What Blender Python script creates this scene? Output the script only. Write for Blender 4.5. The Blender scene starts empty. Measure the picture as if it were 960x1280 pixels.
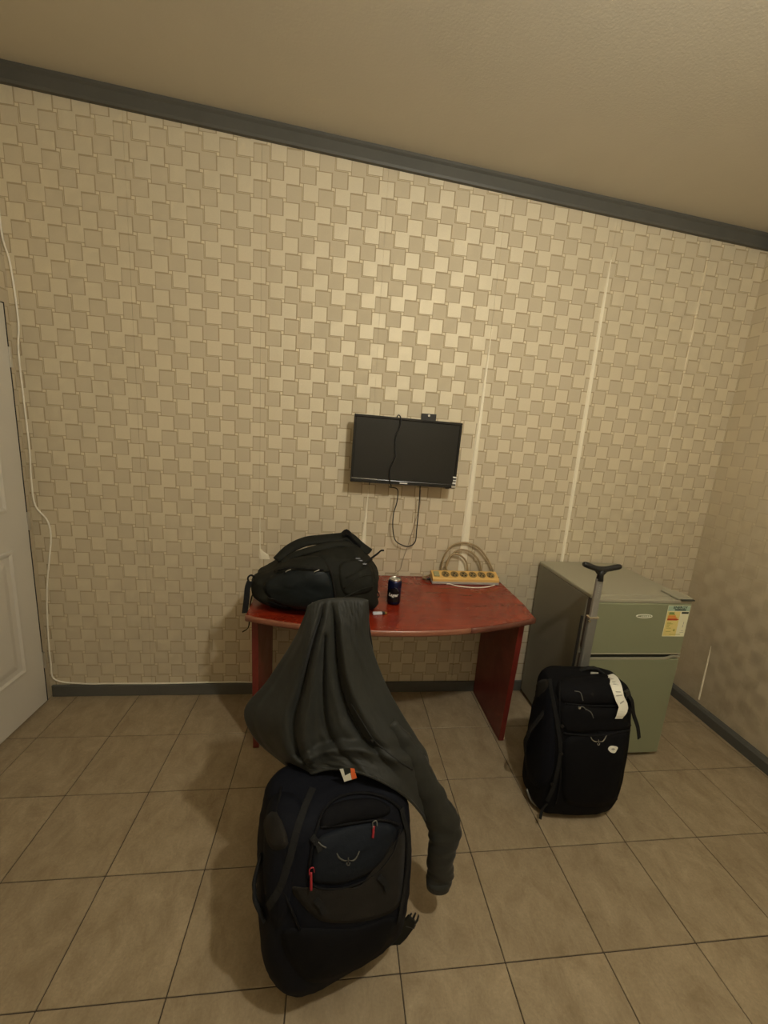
import bpy, bmesh, math, random
from mathutils import Vector, Matrix, noise
from mathutils.bvhtree import BVHTree
random.seed(7)
PI = math.pi
scene = bpy.context.scene
COL = scene.collection

# ------------------------------------------------------------------ camera
FPX = 496.65
CAM = Vector((0, 0, 1.5797))
R_RIGHT = Vector((0.9911379, -0.1139664, 0.0682444))
R_FWD = Vector((0.1253821, 0.9723029, -0.1972472))
R_UP = Vector((-0.0438746, 0.2040558, 0.9779756))
cd = bpy.data.cameras.new('camera')
cd.sensor_fit = 'HORIZONTAL'; cd.sensor_width = 36.0; cd.lens = FPX / 960 * 36.0
cd.clip_start = 0.02; cd.clip_end = 50
cam = bpy.data.objects.new('camera', cd)
m = Matrix.Identity(4)
for i in range(3):
    m[i][0] = R_RIGHT[i]; m[i][1] = R_UP[i]; m[i][2] = -R_FWD[i]; m[i][3] = CAM[i]
cam.matrix_world = m
COL.objects.link(cam); scene.camera = cam

# ------------------------------------------------------------------ world, exposure
w = bpy.data.worlds.new('world'); scene.world = w; w.use_nodes = True
w.node_tree.nodes['Background'].inputs[0].default_value = (0.01, 0.009, 0.008, 1)
w.node_tree.nodes['Background'].inputs[1].default_value = 0.2
vs = scene.view_settings
vs.view_transform = 'Standard'; vs.look = 'None'; vs.gamma = 1.0; vs.use_curve_mapping = False
vs.exposure = 0.0
LAMP = Vector((0.66, 0.14, 2.60))
LAMP_STRENGTH = 950.0
LAMP_COLOR = (1.0, 0.955, 0.83)

# ------------------------------------------------------------------ layout helpers (photo point -> place in the room)
def ray(u, v):
    return (R_RIGHT * ((u - 480) / FPX) + R_FWD - R_UP * ((v - 640) / FPX))
def onY(u, v, Y):
    d = ray(u, v); return CAM + d * (Y / d.y)
def onZ(u, v, Z):
    d = ray(u, v); return CAM + d * ((Z - CAM.z) / d.z)

def link(o, parent=None):
    COL.objects.link(o)
    if parent: o.parent = parent
    return o
def tag(o, label=None, cat=None, group=None, kind=None):
    if label: o['label'] = label
    if cat: o['category'] = cat
    if group: o['group'] = group
    if kind: o['kind'] = kind
    return o
def empty(name, loc, label, cat, group=None):
    o = bpy.data.objects.new(name, None); o.location = loc; o.empty_display_size = .05
    link(o); tag(o, label, cat, group); return o
def obj(name, bm, mat, parent=None, smooth=False, free=True):
    """bm is in world coordinates; the child is set relative to the parent's location"""
    me = bpy.data.meshes.new(name)
    bmesh.ops.recalc_face_normals(bm, faces=bm.faces[:])
    if parent is not None and world_loc(parent).length > 0:
        bmesh.ops.translate(bm, verts=bm.verts[:], vec=-world_loc(parent))
    bm.to_mesh(me)
    if free: bm.free()
    if mat: me.materials.append(mat)
    if smooth:
        me.polygons.foreach_set('use_smooth', [True] * len(me.polygons))
    o = bpy.data.objects.new(name, me); link(o, parent); return o
def world_loc(o):
    v = Vector((0, 0, 0))
    while o is not None: v += o.location; o = o.parent
    return v
def auto_smooth(o, ang=40):
    me = o.data
    me.polygons.foreach_set('use_smooth', [True] * len(me.polygons))
    try: me.set_sharp_from_angle(angle=math.radians(ang))
    except Exception: pass
    return o

# ------------------------------------------------------------------ mesh helpers
def add_box(bm, x0, x1, y0, y1, z0, z1, bev=0.0, seg=2, M=None):
    vs_ = [bm.verts.new(c) for c in ((x0,y0,z0),(x1,y0,z0),(x1,y1,z0),(x0,y1,z0),(x0,y0,z1),(x1,y0,z1),(x1,y1,z1),(x0,y1,z1))]
    fs = [bm.faces.new([vs_[i] for i in f]) for f in ((0,3,2,1),(4,5,6,7),(0,1,5,4),(1,2,6,5),(2,3,7,6),(3,0,4,7))]
    if M is not None:
        for v in vs_: v.co = M @ v.co
    if bev > 0:
        es = list({e for f in fs for e in f.edges})
        bmesh.ops.bevel(bm, geom=es, offset=bev, segments=seg, affect='EDGES', profile=.5)
    return bm
def box(*a, **k):
    return add_box(bmesh.new(), *a, **k)
def catmull(pts, n):
    pts = [Vector(p) for p in pts]
    if len(pts) == 2: return [pts[0].lerp(pts[1], i / n) for i in range(n + 1)]
    out = []; N = len(pts) - 1
    for i in range(n + 1):
        t = i / n * N; k = min(int(t), N - 1); s = t - k
        p1, p2 = pts[k], pts[k + 1]
        p0 = pts[k - 1] if k > 0 else p1 * 2 - p2
        p3 = pts[k + 2] if k + 2 <= N else p2 * 2 - p1
        out.append(.5 * ((2 * p1) + (p2 - p0) * s + (2 * p0 - 5 * p1 + 4 * p2 - p3) * s * s + (3 * p1 - p0 - 3 * p2 + p3) * s ** 3))
    return out
def add_tube(bm, pts, r, seg=8, flat=1.0, n=None, closed=False, side=None):
    """tube along pts; r number or list; flat = thickness ratio across 'side' normal"""
    pts = [Vector(p) for p in pts]
    if n: 
        if isinstance(r, (list, tuple)):
            rr = catmull([Vector((q, 0, 0)) for q in r], n); r = [q.x for q in rr]
        pts = catmull(pts, n)
    N = len(pts)
    if not isinstance(r, (list, tuple)): r = [r] * N
    rings = []; prev = None
    for i in range(N):
        a = pts[(i - 1) % N] if (closed or i > 0) else pts[i]
        b = pts[(i + 1) % N] if (closed or i < N - 1) else pts[i]
        t = (b - a)
        t = t.normalized() if t.length > 1e-9 else Vector((0, 0, 1))
        if side is not None: u = Vector(side)
        elif prev is None: u = Vector((0, 0, 1)) if abs(t.z) < .9 else Vector((0, 1, 0))
        else: u = prev
        u = (u - t * u.dot(t))
        if u.length < 1e-6: u = Vector((1, 0, 0)) - t * t.x
        u.normalize(); prev = u
        v = t.cross(u)
        rings.append([bm.verts.new(pts[i] + (u * math.cos(2*PI*k/seg) * flat + v * math.sin(2*PI*k/seg)) * r[i]) for k in range(seg)])
    for i in range(N if closed else N - 1):
        A, B = rings[i], rings[(i + 1) % N]
        for k in range(seg):
            bm.faces.new((A[k], A[(k+1) % seg], B[(k+1) % seg], B[k]))
    if not closed:
        bm.faces.new(rings[0][::-1]); bm.faces.new(rings[-1])
    return bm
def tube(pts, r, **k): return add_tube(bmesh.new(), pts, r, **k)
def add_lathe(bm, prof, cx, cy, seg=24):
    rings = []
    for (r, z) in prof:
        if r < 1e-6: rings.append([bm.verts.new((cx, cy, z))])
        else: rings.append([bm.verts.new((cx + r*math.cos(2*PI*k/seg), cy + r*math.sin(2*PI*k/seg), z)) for k in range(seg)])
    for A, B in zip(rings, rings[1:]):
        for k in range(seg):
            j = (k + 1) % seg
            if len(A) == 1 and len(B) == 1: continue
            if len(A) == 1: bm.faces.new((A[0], B[j], B[k]))
            elif len(B) == 1: bm.faces.new((A[k], A[j], B[0]))
            else: bm.faces.new((A[k], A[j], B[j], B[k]))
    return bm
def add_prism(bm, outline, z0, z1, axes='xyz'):
    """closed outline in the first two axes, extruded along the third"""
    def mk(a, b, c):
        d = dict(zip(axes, (a, b, c))); return (d['x'], d['y'], d['z'])
    A = [bm.verts.new(mk(a, b, z0)) for a, b in outline]; B = [bm.verts.new(mk(a, b, z1)) for a, b in outline]
    n = len(outline)
    bm.faces.new(A[::-1]); bm.faces.new(B)
    for i in range(n): bm.faces.new((A[i], A[(i+1) % n], B[(i+1) % n], B[i]))
    return bm
def prism(*a, **k): return add_prism(bmesh.new(), *a, **k)
def add_ribbon(bm, pts, width, thick, wdir, n=None):
    pts = [Vector(p) for p in pts]
    if n: pts = catmull(pts, n)
    rings = []; N = len(pts)
    for i in range(N):
        t = (pts[min(i+1, N-1)] - pts[max(i-1, 0)]).normalized()
        wv = Vector(wdir); wv = (wv - t * wv.dot(t)).normalized(); nv = t.cross(wv)
        p = pts[i]; a = wv * width / 2; b = nv * thick / 2
        rings.append([bm.verts.new(p + a + b), bm.verts.new(p - a + b), bm.verts.new(p - a - b), bm.verts.new(p + a - b)])
    for A, B in zip(rings, rings[1:]):
        for k in range(4): bm.faces.new((A[k], A[(k+1) % 4], B[(k+1) % 4], B[k]))
    bm.faces.new(rings[0][::-1]); bm.faces.new(rings[-1])
    return bm
def ribbon(*a, **k): return add_ribbon(bmesh.new(), *a, **k)
def text_bm(body, size, extrude=0.0004, shear=0.0, bold=0.0):
    """flat lettering in the XY plane, centred"""
    cu = bpy.data.curves.new('lettering', 'FONT'); cu.body = body; cu.size = size; cu.extrude = extrude
    cu.align_x = 'CENTER'; cu.align_y = 'CENTER'; cu.shear = shear; cu.offset = bold; cu.resolution_u = 2
    o = bpy.data.objects.new('lettering', cu); COL.objects.link(o)
    me = bpy.data.meshes.new_from_object(o.evaluated_get(bpy.context.evaluated_depsgraph_get()))
    bm = bmesh.new(); bm.from_mesh(me)
    bpy.data.objects.remove(o); bpy.data.curves.remove(cu); bpy.data.meshes.remove(me)
    return bm
def wrinkle(bm, amp, scale, seed=0, stretch=(1, 1, 1), zmin=None):
    bm.normal_update()
    off = Vector((seed * 3.1, seed * 1.7, seed * 5.3))
    mv = []
    for v in bm.verts:
        p = Vector((v.co.x*stretch[0], v.co.y*stretch[1], v.co.z*stretch[2])) * scale + off
        d = noise.noise(p) + .5 * noise.noise(p * 2.3)
        r = 1 - abs(noise.noise(p * .8 + Vector((9, 2, 4)))) * 2.2
        mv.append(v.normal * amp * (d + .5 * r))
    for v, q in zip(bm.verts, mv):
        v.co += q
        if zmin is not None and v.co.z < zmin: v.co.z = zmin
def loft_body(secs, axis='z', n=56, rows=60, e=3.2):
    """soft body: secs = (t, ca, ha, cb, hb); cross sections are super-ellipses"""
    S = catmull_rows(secs, rows)
    bm = bmesh.new(); rings = []
    for (t, ca, ha, cb, hb) in S:
        ring = []
        for k in range(n):
            th = 2*PI*k/n; c, s = math.cos(th), math.sin(th)
            a = ca + ha * math.copysign(abs(c) ** (2/e), c); b = cb + hb * math.copysign(abs(s) ** (2/e), s)
            ring.append(bm.verts.new((a, b, t) if axis == 'z' else (t, a, b)))
        rings.append(ring)
    for A, B in zip(rings, rings[1:]):
        for k in range(n): bm.faces.new((A[k], A[(k+1) % n], B[(k+1) % n], B[k]))
    for ring in (rings[0], rings[-1]):
        c = Vector((0, 0, 0))
        for v in ring: c += v.co
        c = bm.verts.new(c / n)
        for k in range(n): bm.faces.new((ring[k], ring[(k+1) % n], c))
    bmesh.ops.recalc_face_normals(bm, faces=bm.faces[:])
    return bm
def catmull_rows(secs, rows):
    N = len(secs) - 1; out = []
    for i in range(rows + 1):
        t = i / rows * N; k = min(int(t), N - 1); s = t - k
        p1, p2 = secs[k], secs[k+1]
        p0 = secs[k-1] if k > 0 else p1
        p3 = secs[k+2] if k + 2 <= N else p2
        row = []
        for a, b, c, d in zip(p0, p1, p2, p3):
            m1 = (c - a) / 2; m2 = (d - b) / 2
            if (b - a) * (c - b) <= 0: m1 = 0
            if (c - b) * (d - c) <= 0: m2 = 0
            row.append((2*s**3 - 3*s*s + 1)*b + (s**3 - 2*s*s + s)*m1 + (-2*s**3 + 3*s*s)*c + (s**3 - s*s)*m2)
        out.append(row)
    return out
def hit(bvh, u, v):
    d = ray(u, v).normalized()
    loc, nor, idx, dist = bvh.ray_cast(CAM, d)
    if loc is None:
        loc, nor, idx, dist = bvh.find_nearest(CAM + d * 1.6)
        p = CAM + d * ((loc - CAM).dot(d))
        loc, nor, idx, dist = bvh.find_nearest(p)
    if nor.dot(d) > 0: nor = -nor
    return loc, nor
def patch(pxs, bvh, off=.002, puff=0.0, rings=7, sub=6, skirt=.004):
    """raised panel sewn onto a body: outline of photo points, closed"""
    P = []
    n0 = len(pxs)
    pts = [Vector((p[0], p[1], 0)) for p in pxs]
    for i in range(n0):
        p0, p1, p2, p3 = pts[i-1], pts[i], pts[(i+1) % n0], pts[(i+2) % n0]
        for k in range(sub):
            s = k / sub
            P.append(.5*((2*p1)+(p2-p0)*s+(2*p0-5*p1+4*p2-p3)*s*s+(3*p1-p0-3*p2+p3)*s**3))
    c = Vector((0, 0, 0))
    for p in P: c += p
    c /= len(P)
    bm = bmesh.new()
    def V(q, o):
        l, nn = hit(bvh, q.x, q.y); return bm.verts.new(l + nn * o)
    R_ = []
    for k in range(1, rings + 1):
        s = k / rings
        R_.append([V(c.lerp(p, s), off + puff * (1 - s ** 3)) for p in P])
    cv = V(c, off + puff)
    n = len(P)
    for i in range(n): bm.faces.new((cv, R_[0][i], R_[0][(i+1) % n]))
    for A, B in zip(R_, R_[1:]):
        for i in range(n): bm.faces.new((A[i], B[i], B[(i+1) % n], A[(i+1) % n]))
    sk = [V(p, off - skirt) for p in P]
    for i in range(n): bm.faces.new((R_[-1][i], sk[i], sk[(i+1) % n], R_[-1][(i+1) % n]))
    return bm
def surf_path(pxs, bvh, off, n):
    return [(lambda h: h[0] + h[1] * off)(hit(bvh, q.x, q.y)) for q in catmull([Vector((p[0], p[1], 0)) for p in pxs], n)]
def surf_tube(pxs, bvh, r, off=0.0, n=24, seg=6, flat=1.0):
    return tube(surf_path(pxs, bvh, off, n), r, seg=seg, flat=flat)
def surf_ribbon(pxs, bvh, width, thick, off=.002, n=20, wdir=None):
    pts = [hit(bvh, q.x, q.y) for q in catmull([Vector((p[0], p[1], 0)) for p in pxs], n)]
    bm = bmesh.new(); rings = []; N = len(pts)
    P = [l + nn * off for l, nn in pts]
    for i in range(N):
        t = (P[min(i+1, N-1)] - P[max(i-1, 0)]).normalized(); nn = pts[i][1]
        wv = t.cross(nn).normalized(); a = wv * width/2; b = nn * thick/2
        rings.append([bm.verts.new(P[i]+a+b), bm.verts.new(P[i]-a+b), bm.verts.new(P[i]-a-b), bm.verts.new(P[i]+a-b)])
    for A, B in zip(rings, rings[1:]):
        for k in range(4): bm.faces.new((A[k], A[(k+1) % 4], B[(k+1) % 4], B[k]))
    bm.faces.new(rings[0][::-1]); bm.faces.new(rings[-1])
    return bm

# ------------------------------------------------------------------ materials
class NT:
    def __init__(s, mat): s.t = mat.node_tree; s.n = s.t.nodes; s.l = s.t.links
    def node(s, typ, **kw):
        x = s.n.new(typ)
        for k, v in kw.items(): setattr(x, k, v)
        return x
    def put(s, sock, val):
        if hasattr(val, 'is_output'): s.l.new(val, sock)
        else: sock.default_value = val
    def math(s, op, a, b=None, c=None):
        x = s.node('ShaderNodeMath', operation=op)
        s.put(x.inputs[0], a)
        if b is not None: s.put(x.inputs[1], b)
        if c is not None: s.put(x.inputs[2], c)
        return x.outputs[0]
    def mix(s, f, a, b):
        x = s.node('ShaderNodeMix', data_type='RGBA')
        s.put(x.inputs[0], f); s.put(x.inputs[6], a); s.put(x.inputs[7], b); return x.outputs[2]
    def noise(s, scale, detail=3, rough=.5, vec=None, dist=0.0):
        x = s.node('ShaderNodeTexNoise'); x.inputs['Scale'].default_value = scale; x.inputs['Detail'].default_value = detail
        x.inputs['Roughness'].default_value = rough; x.inputs['Distortion'].default_value = dist
        if vec is not None: s.l.new(vec, x.inputs['Vector'])
        return x.outputs['Fac']
    def ramp(s, f, lo, hi):
        x = s.node('ShaderNodeMapRange'); s.put(x.inputs[0], f); x.inputs[1].default_value = lo; x.inputs[2].default_value = hi
        return x.outputs[0]
def C4(c): return (c[0], c[1], c[2], 1)
def new_mat(name, col=(.5, .5, .5), rough=.6, metal=0.0, spec=.5):
    mt = bpy.data.materials.new(name); mt.use_nodes = True
    b = mt.node_tree.nodes['Principled BSDF']
    b.inputs['Base Color'].default_value = C4(col); b.inputs['Roughness'].default_value = rough
    b.inputs['Metallic'].default_value = metal; b.inputs['Specular IOR Level'].default_value = spec
    return mt, NT(mt), b
def plain(name, col, rough=.5, metal=0.0, var=.12, vscale=18, bump=0.0, bscale=200, spec=.5, sheen=0.0):
    mt, t, b = new_mat(name, col, rough, metal, spec)
    tc = t.node('ShaderNodeTexCoord').outputs['Object']
    nz = t.noise(vscale, 4, .6, tc)
    t.put(b.inputs['Base Color'], t.mix(nz, C4([c*(1-var) for c in col]), C4([min(1, c*(1+var)) for c in col])))
    if bump:
        bp = t.node('ShaderNodeBump'); bp.inputs['Strength'].default_value = bump; bp.inputs['Distance'].default_value = .002
        t.put(bp.inputs['Height'], t.noise(bscale, 3, .6, tc)); t.put(b.inputs['Normal'], bp.outputs[0])
    if sheen: b.inputs['Sheen Weight'].default_value = sheen
    return mt

def wallpaper(name, horiz, grime=0.0):
    """printed wallpaper: interlocking satin and matt squares with thin brown outlines"""
    mt, t, b = new_mat(name, (.5, .42, .28), .5)
    pos = t.node('ShaderNodeNewGeometry').outputs['Position']
    sp = t.node('ShaderNodeSeparateXYZ'); t.l.new(pos, sp.inputs[0])
    hx = sp.outputs[0] if horiz == 'x' else sp.outputs[1]
    U = t.math('DIVIDE', t.math('SUBTRACT', hx, -.4135), .1497)
    V = t.math('DIVIDE', t.math('SUBTRACT', sp.outputs[2], 2.281), .1468)
    def cheb(cx, cz):
        a = t.math('ABSOLUTE', t.math('WRAP', t.math('SUBTRACT', U, cx), .5, -.5))
        c = t.math('ABSOLUTE', t.math('WRAP', t.math('SUBTRACT', V, cz), .5, -.5))
        return t.math('MAXIMUM', a, c)
    light = t.math('MINIMUM', cheb(0, 0), cheb(-.39, -.40))
    dark = t.math('MINIMUM', cheb(.09, -.51), cheb(.5, .08))
    both = t.math('MINIMUM', light, dark)
    is_light = t.math('LESS_THAN', light, .235)
    is_dark = t.math('LESS_THAN', dark, .235)
    line = t.math('MULTIPLY', t.math('LESS_THAN', t.math('ABSOLUTE', t.math('SUBTRACT', both, .243)), .0125), 1)
    nz = t.noise(3.0, 5, .6, pos); nf = t.noise(240, 2, .5, pos)
    cl = t.mix(nz, (.71, .63, .46, 1), (.77, .69, .515, 1))
    cdk = t.mix(nz, (.575, .495, .35, 1), (.64, .555, .40, 1))
    gap = (.74, .65, .46, 1)
    col = t.mix(is_dark, gap, cdk); col = t.mix(is_light, col, cl); col = t.mix(t.math('MULTIPLY', line, .68), col, (.29, .205, .105, 1))
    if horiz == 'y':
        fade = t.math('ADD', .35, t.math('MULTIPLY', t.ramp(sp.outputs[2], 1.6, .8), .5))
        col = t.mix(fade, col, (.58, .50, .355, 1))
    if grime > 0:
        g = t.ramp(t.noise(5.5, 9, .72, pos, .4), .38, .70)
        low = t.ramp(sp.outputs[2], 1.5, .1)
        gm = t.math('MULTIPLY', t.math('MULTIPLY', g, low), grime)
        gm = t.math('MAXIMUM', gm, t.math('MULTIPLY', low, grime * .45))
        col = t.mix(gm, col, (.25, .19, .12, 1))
    col = t.mix(t.math('MULTIPLY', nf, .18), col, (.32, .26, .17, 1))
    t.put(b.inputs['Base Color'], col)
    t.put(b.inputs['Roughness'], t.math('SUBTRACT', .68, t.math('MULTIPLY', is_light, .06)))
    t.put(b.inputs['Specular IOR Level'], t.math('ADD', .2, t.math('MULTIPLY', is_light, .3)))
    t.put(b.inputs['Metallic'], t.math('MULTIPLY', is_light, .34))
    bp = t.node('ShaderNodeBump'); bp.inputs['Strength'].default_value = .15; bp.inputs['Distance'].default_value = .001
    t.put(bp.inputs['Height'], t.math('SUBTRACT', t.math('MULTIPLY', nf, .6), t.math('MULTIPLY', line, .3))); t.put(b.inputs['Normal'], bp.outputs[0])
    return mt

M = {}
M['paper_x'] = wallpaper('wallpaper_back', 'x', .25)
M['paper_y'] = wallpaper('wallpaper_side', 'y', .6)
def tile_mat():
    mt, t, b = new_mat('floor_tile_ceramic', (.3, .23, .14), .4)
    oi = t.node('ShaderNodeObjectInfo'); pos = t.node('ShaderNodeNewGeometry').outputs['Position']
    off = t.node('ShaderNodeVectorMath', operation='ADD'); t.l.new(pos, off.inputs[0])
    cb = t.node('ShaderNodeCombineXYZ')
    for i, k in enumerate((13.0, 29.0, 7.0)): t.put(cb.inputs[i], t.math('MULTIPLY', oi.outputs['Random'], k))
    t.l.new(cb.outputs[0], off.inputs[1])
    mp = t.node('ShaderNodeMapping'); mp.inputs['Rotation'].default_value = (0, 0, .6); mp.inputs['Scale'].default_value = (1.5, 1.0, 1)
    t.l.new(off.outputs[0], mp.inputs[0])
    n1 = t.ramp(t.noise(8.5, 9, .72, mp.outputs[0], .5), .28, .74); n2 = t.noise(130, 4, .7, pos)
    c = t.mix(n1, (.215, .158, .088, 1), (.45, .36, .235, 1))
    c = t.mix(t.math('MULTIPLY', t.ramp(n2, .3, .7), .42), c, (.17, .13, .08, 1))
    c = t.mix(t.math('MULTIPLY', oi.outputs['Random'], .18), c, (.21, .16, .10, 1))
    t.put(b.inputs['Base Color'], c)
    t.put(b.inputs['Roughness'], t.math('ADD', .36, t.math('MULTIPLY', n2, .2)))
    bp = t.node('ShaderNodeBump'); bp.inputs['Strength'].default_value = .2; bp.inputs['Distance'].default_value = .002
    t.put(bp.inputs['Height'], n1); t.put(b.inputs['Normal'], bp.outputs[0])
    return mt
M['tile'] = tile_mat()
M['grout'] = plain('grout', (.055, .042, .028), .9)
M['ceiling'] = plain('ceiling_paint', (.62, .57, .46), .85, var=.05, vscale=4, bump=.3, bscale=120)
M['wall_plain'] = plain('plain_wall_paint', (.78, .72, .60), .8, var=.06)
M['trim'] = plain('grey_trim_paint', (.088, .086, .074), .55, var=.2, vscale=8, bump=.15, bscale=60)
M['strip'] = plain('cream_seam_strip', (.88, .81, .63), .5, var=.06)
M['paint_white'] = plain('door_white_paint', (.60, .565, .49), .42, var=.04, vscale=5, bump=.1, bscale=90)
M['dark'] = plain('dark_gap', (.012, .011, .010), .8)
M['cable_white'] = plain('white_cable', (.82, .77, .65), .5)
def wood_mat(name, a, b_, rough, sx=9.0, sy=1.2):
    mt, t, b = new_mat(name, a, rough)
    tc = t.node('ShaderNodeTexCoord').outputs['Object']
    mp = t.node('ShaderNodeMapping'); mp.inputs['Scale'].default_value = (sy, sx, sx); t.l.new(tc, mp.inputs[0])
    n1 = t.ramp(t.noise(2.6, 8, .65, mp.outputs[0], 1.2), .3, .7)
    n2 = t.ramp(t.noise(5.0, 8, .7, tc, .8), .35, .75)
    c = t.mix(n1, C4(a), C4(b_)); c = t.mix(t.math('MULTIPLY', n2, .45), c, C4([x*.45 for x in a]))
    t.put(b.inputs['Base Color'], c)
    t.put(b.inputs['Roughness'], t.math('ADD', rough, t.math('MULTIPLY', n2, .15)))
    b.inputs['Coat Weight'].default_value = .15; b.inputs['Coat Roughness'].default_value = .2
    return mt
M['wood_top'] = wood_mat('red_varnished_wood', (.155, .0105, .004), (.33, .032, .009), .20)
M['wood_side'] = wood_mat('red_panel_wood', (.13, .014, .010), (.20, .025, .016), .4, sx=1.5, sy=9)
M['wood_edge'] = wood_mat('worn_wood_edge', (.20, .055, .028), (.36, .16, .09), .3)
M['wood_edge_dark'] = wood_mat('chipped_wood_edge', (.10, .03, .018), (.20, .07, .04), .45)
M['black_plastic'] = plain('black_plastic', (.012, .012, .012), .35, spec=.5)
M['bezel'] = plain('gloss_black_bezel', (.008, .008, .008), .18)
M['screen'] = plain('tv_screen', (.012, .012, .011), .22, var=.03)
M['silver'] = plain('silver', (.62, .60, .55), .3, .9)
M['white_print'] = plain('white_print', (.75, .73, .68), .5)
M['black_cord'] = plain('black_cord', (.012, .012, .012), .45)
M['grey_wire'] = plain('grey_wire', (.34, .27, .19), .5)
M['fabric'] = plain('black_nylon', (.0036, .0036, .0046), .8, var=.35, vscale=30, bump=.35, bscale=420, sheen=0, spec=.12)
M['fabric_navy'] = plain('navy_black_ripstop', (.0045, .0052, .0085), .75, var=.3, vscale=24, bump=.35, bscale=500, sheen=0, spec=.12)
M['fabric_char'] = plain('charcoal_heavy_nylon', (.0145, .0128, .0108), .8, var=.3, vscale=40, bump=.5, bscale=350, sheen=.02, spec=.12)
M['fabric_teal'] = plain('coated_blue_black_fabric', (.0075, .0105, .0115), .5, var=.25, vscale=14, bump=.2, bscale=300, spec=.22)
M['fabric_green'] = plain('dark_olive_fabric', (.0150, .0152, .0120), .7, var=.3, vscale=20, bump=.35, bscale=380, sheen=0, spec=.12)
M['fabric_navy2'] = plain('navy_pocket_fabric', (.0062, .0084, .0125), .7, var=.25, vscale=14, bump=.3, bscale=420, spec=.15)
M['webbing'] = plain('black_webbing', (.014, .014, .014), .8, bump=.6, bscale=600, spec=.12)
M['pull'] = plain('grey_cord_pull', (.10, .098, .085), .5)
M['zip'] = plain('zip_tape', (.006, .006, .007), .55, bump=.8, bscale=900, spec=.12)
M['jacket'] = plain('charcoal_rain_jacket', (.0205, .021, .0175), .58, var=.12, vscale=9, bump=.22, bscale=300, sheen=.04, spec=.22)
M['jacket_in'] = plain('jacket_lining', (.020, .020, .019), .75, spec=.12)
M['red'] = plain('red_zip_pull', (.26, .012, .020), .5)
M['orange'] = plain('orange_print', (.75, .14, .035), .5)
M['logo'] = plain('grey_logo_print', (.20, .185, .14), .55)
M['logo_dim'] = plain('dim_logo_print', (.07, .067, .054), .6)
M['tag'] = plain('white_paper_tag', (.72, .70, .60), .6, var=.03)
M['tag_grey'] = plain('grey_tag_print', (.34, .33, .28), .6)
M['shaft'] = plain('grey_handle_shaft', (.30, .29, .26), .42, .45)
M['shaft_low'] = plain('dark_handle_shaft', (.20, .195, .175), .45, .4)
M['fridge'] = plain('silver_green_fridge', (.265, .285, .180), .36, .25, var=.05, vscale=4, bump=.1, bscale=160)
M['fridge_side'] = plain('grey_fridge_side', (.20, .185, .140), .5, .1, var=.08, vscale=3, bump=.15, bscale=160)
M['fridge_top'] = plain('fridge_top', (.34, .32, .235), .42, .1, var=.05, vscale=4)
M['gasket'] = plain('fridge_gasket', (.06, .045, .035), .7)
M['badge'] = plain('pale_badge', (.72, .72, .58), .3)
M['chrome'] = plain('chrome', (.7, .68, .6), .22, 1.0)
M['label'] = plain('label_paper', (.74, .72, .50), .5, var=.03)
M['label_yel'] = plain('label_yellow', (.72, .60, .22), .5)
M['label_green'] = plain('label_green', (.16, .28, .10), .5)
M['label_pale'] = plain('label_pale_green', (.36, .48, .36), .5)
M['ink'] = plain('black_ink', (.02, .025, .02), .5)
M['label_orange'] = plain('label_orange', (.72, .25, .05), .5)
M['label_red'] = plain('label_red', (.50, .07, .02), .5)
M['label_olive'] = plain('label_olive', (.36, .34, .06), .5)
M['yellow_plastic'] = plain('yellow_plastic', (.66, .41, .13), .38, var=.06)
M['grey_plastic'] = plain('grey_plastic', (.36, .33, .30), .5)
M['socket'] = plain('brown_socket', (.22, .15, .055), .45)
M['switch'] = plain('olive_switch', (.30, .29, .15), .4)
M['beige_cable'] = plain('beige_cable', (.34, .25, .13), .5, var=.2)
M['can_blue'] = plain('blue_can', (.010, .014, .060), .25, .55)
M['can_black'] = plain('black_can_print', (.006, .006, .008), .3, .3)
M['lighter'] = plain('pale_blue_plastic', (.58, .60, .66), .35)
M['gold'] = plain('gold_tip', (.55, .33, .08), .35, .7)
M['fixture'] = plain('lamp_fixture', (.6, .58, .52), .5)

# ------------------------------------------------------------------ the room
XL, XR, YB, YF = -1.53, 2.305, 2.190, -1.55
def ceil_z(x): return 2.893 - .0555 * x
def right_x(y): return XR - .04 * (YB - y)

fl = tag(obj('floor', box(XL - .1, XR + .1, YF - .1, YB + .1, -.10, -.003), M['grout']), kind='structure')
A = .33; GX = -.7326; GY = 1.858
tile_cache = {}
ix0 = math.floor((XL - GX) / A); ix1 = math.ceil((XR - GX) / A)
iy0 = math.floor((YF - GY) / A); iy1 = math.ceil((YB - GY) / A)
for i in range(ix0, ix1):
    for j in range(iy0, iy1):
        x0, x1 = max(GX + i*A, XL), min(GX + (i+1)*A, XR); y0, y1 = max(GY + j*A, YF), min(GY + (j+1)*A, YB)
        if x1 - x0 < .02 or y1 - y0 < .02: continue
        key = (round(x1-x0, 3), round(y1-y0, 3))
        if key not in tile_cache:
            hx, hy = key[0]/2 - .0016, key[1]/2 - .0016
            bm = box(-hx, hx, -hy, hy, -.008, 0, bev=.0012, seg=1)
            o = obj('floor_tile', bm, M['tile'], fl); tile_cache[key] = o.data
        else:
            o = bpy.data.objects.new('floor_tile', tile_cache[key]); link(o, fl)
        o.location = ((x0+x1)/2, (y0+y1)/2, random.uniform(-.0004, .0003))

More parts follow.
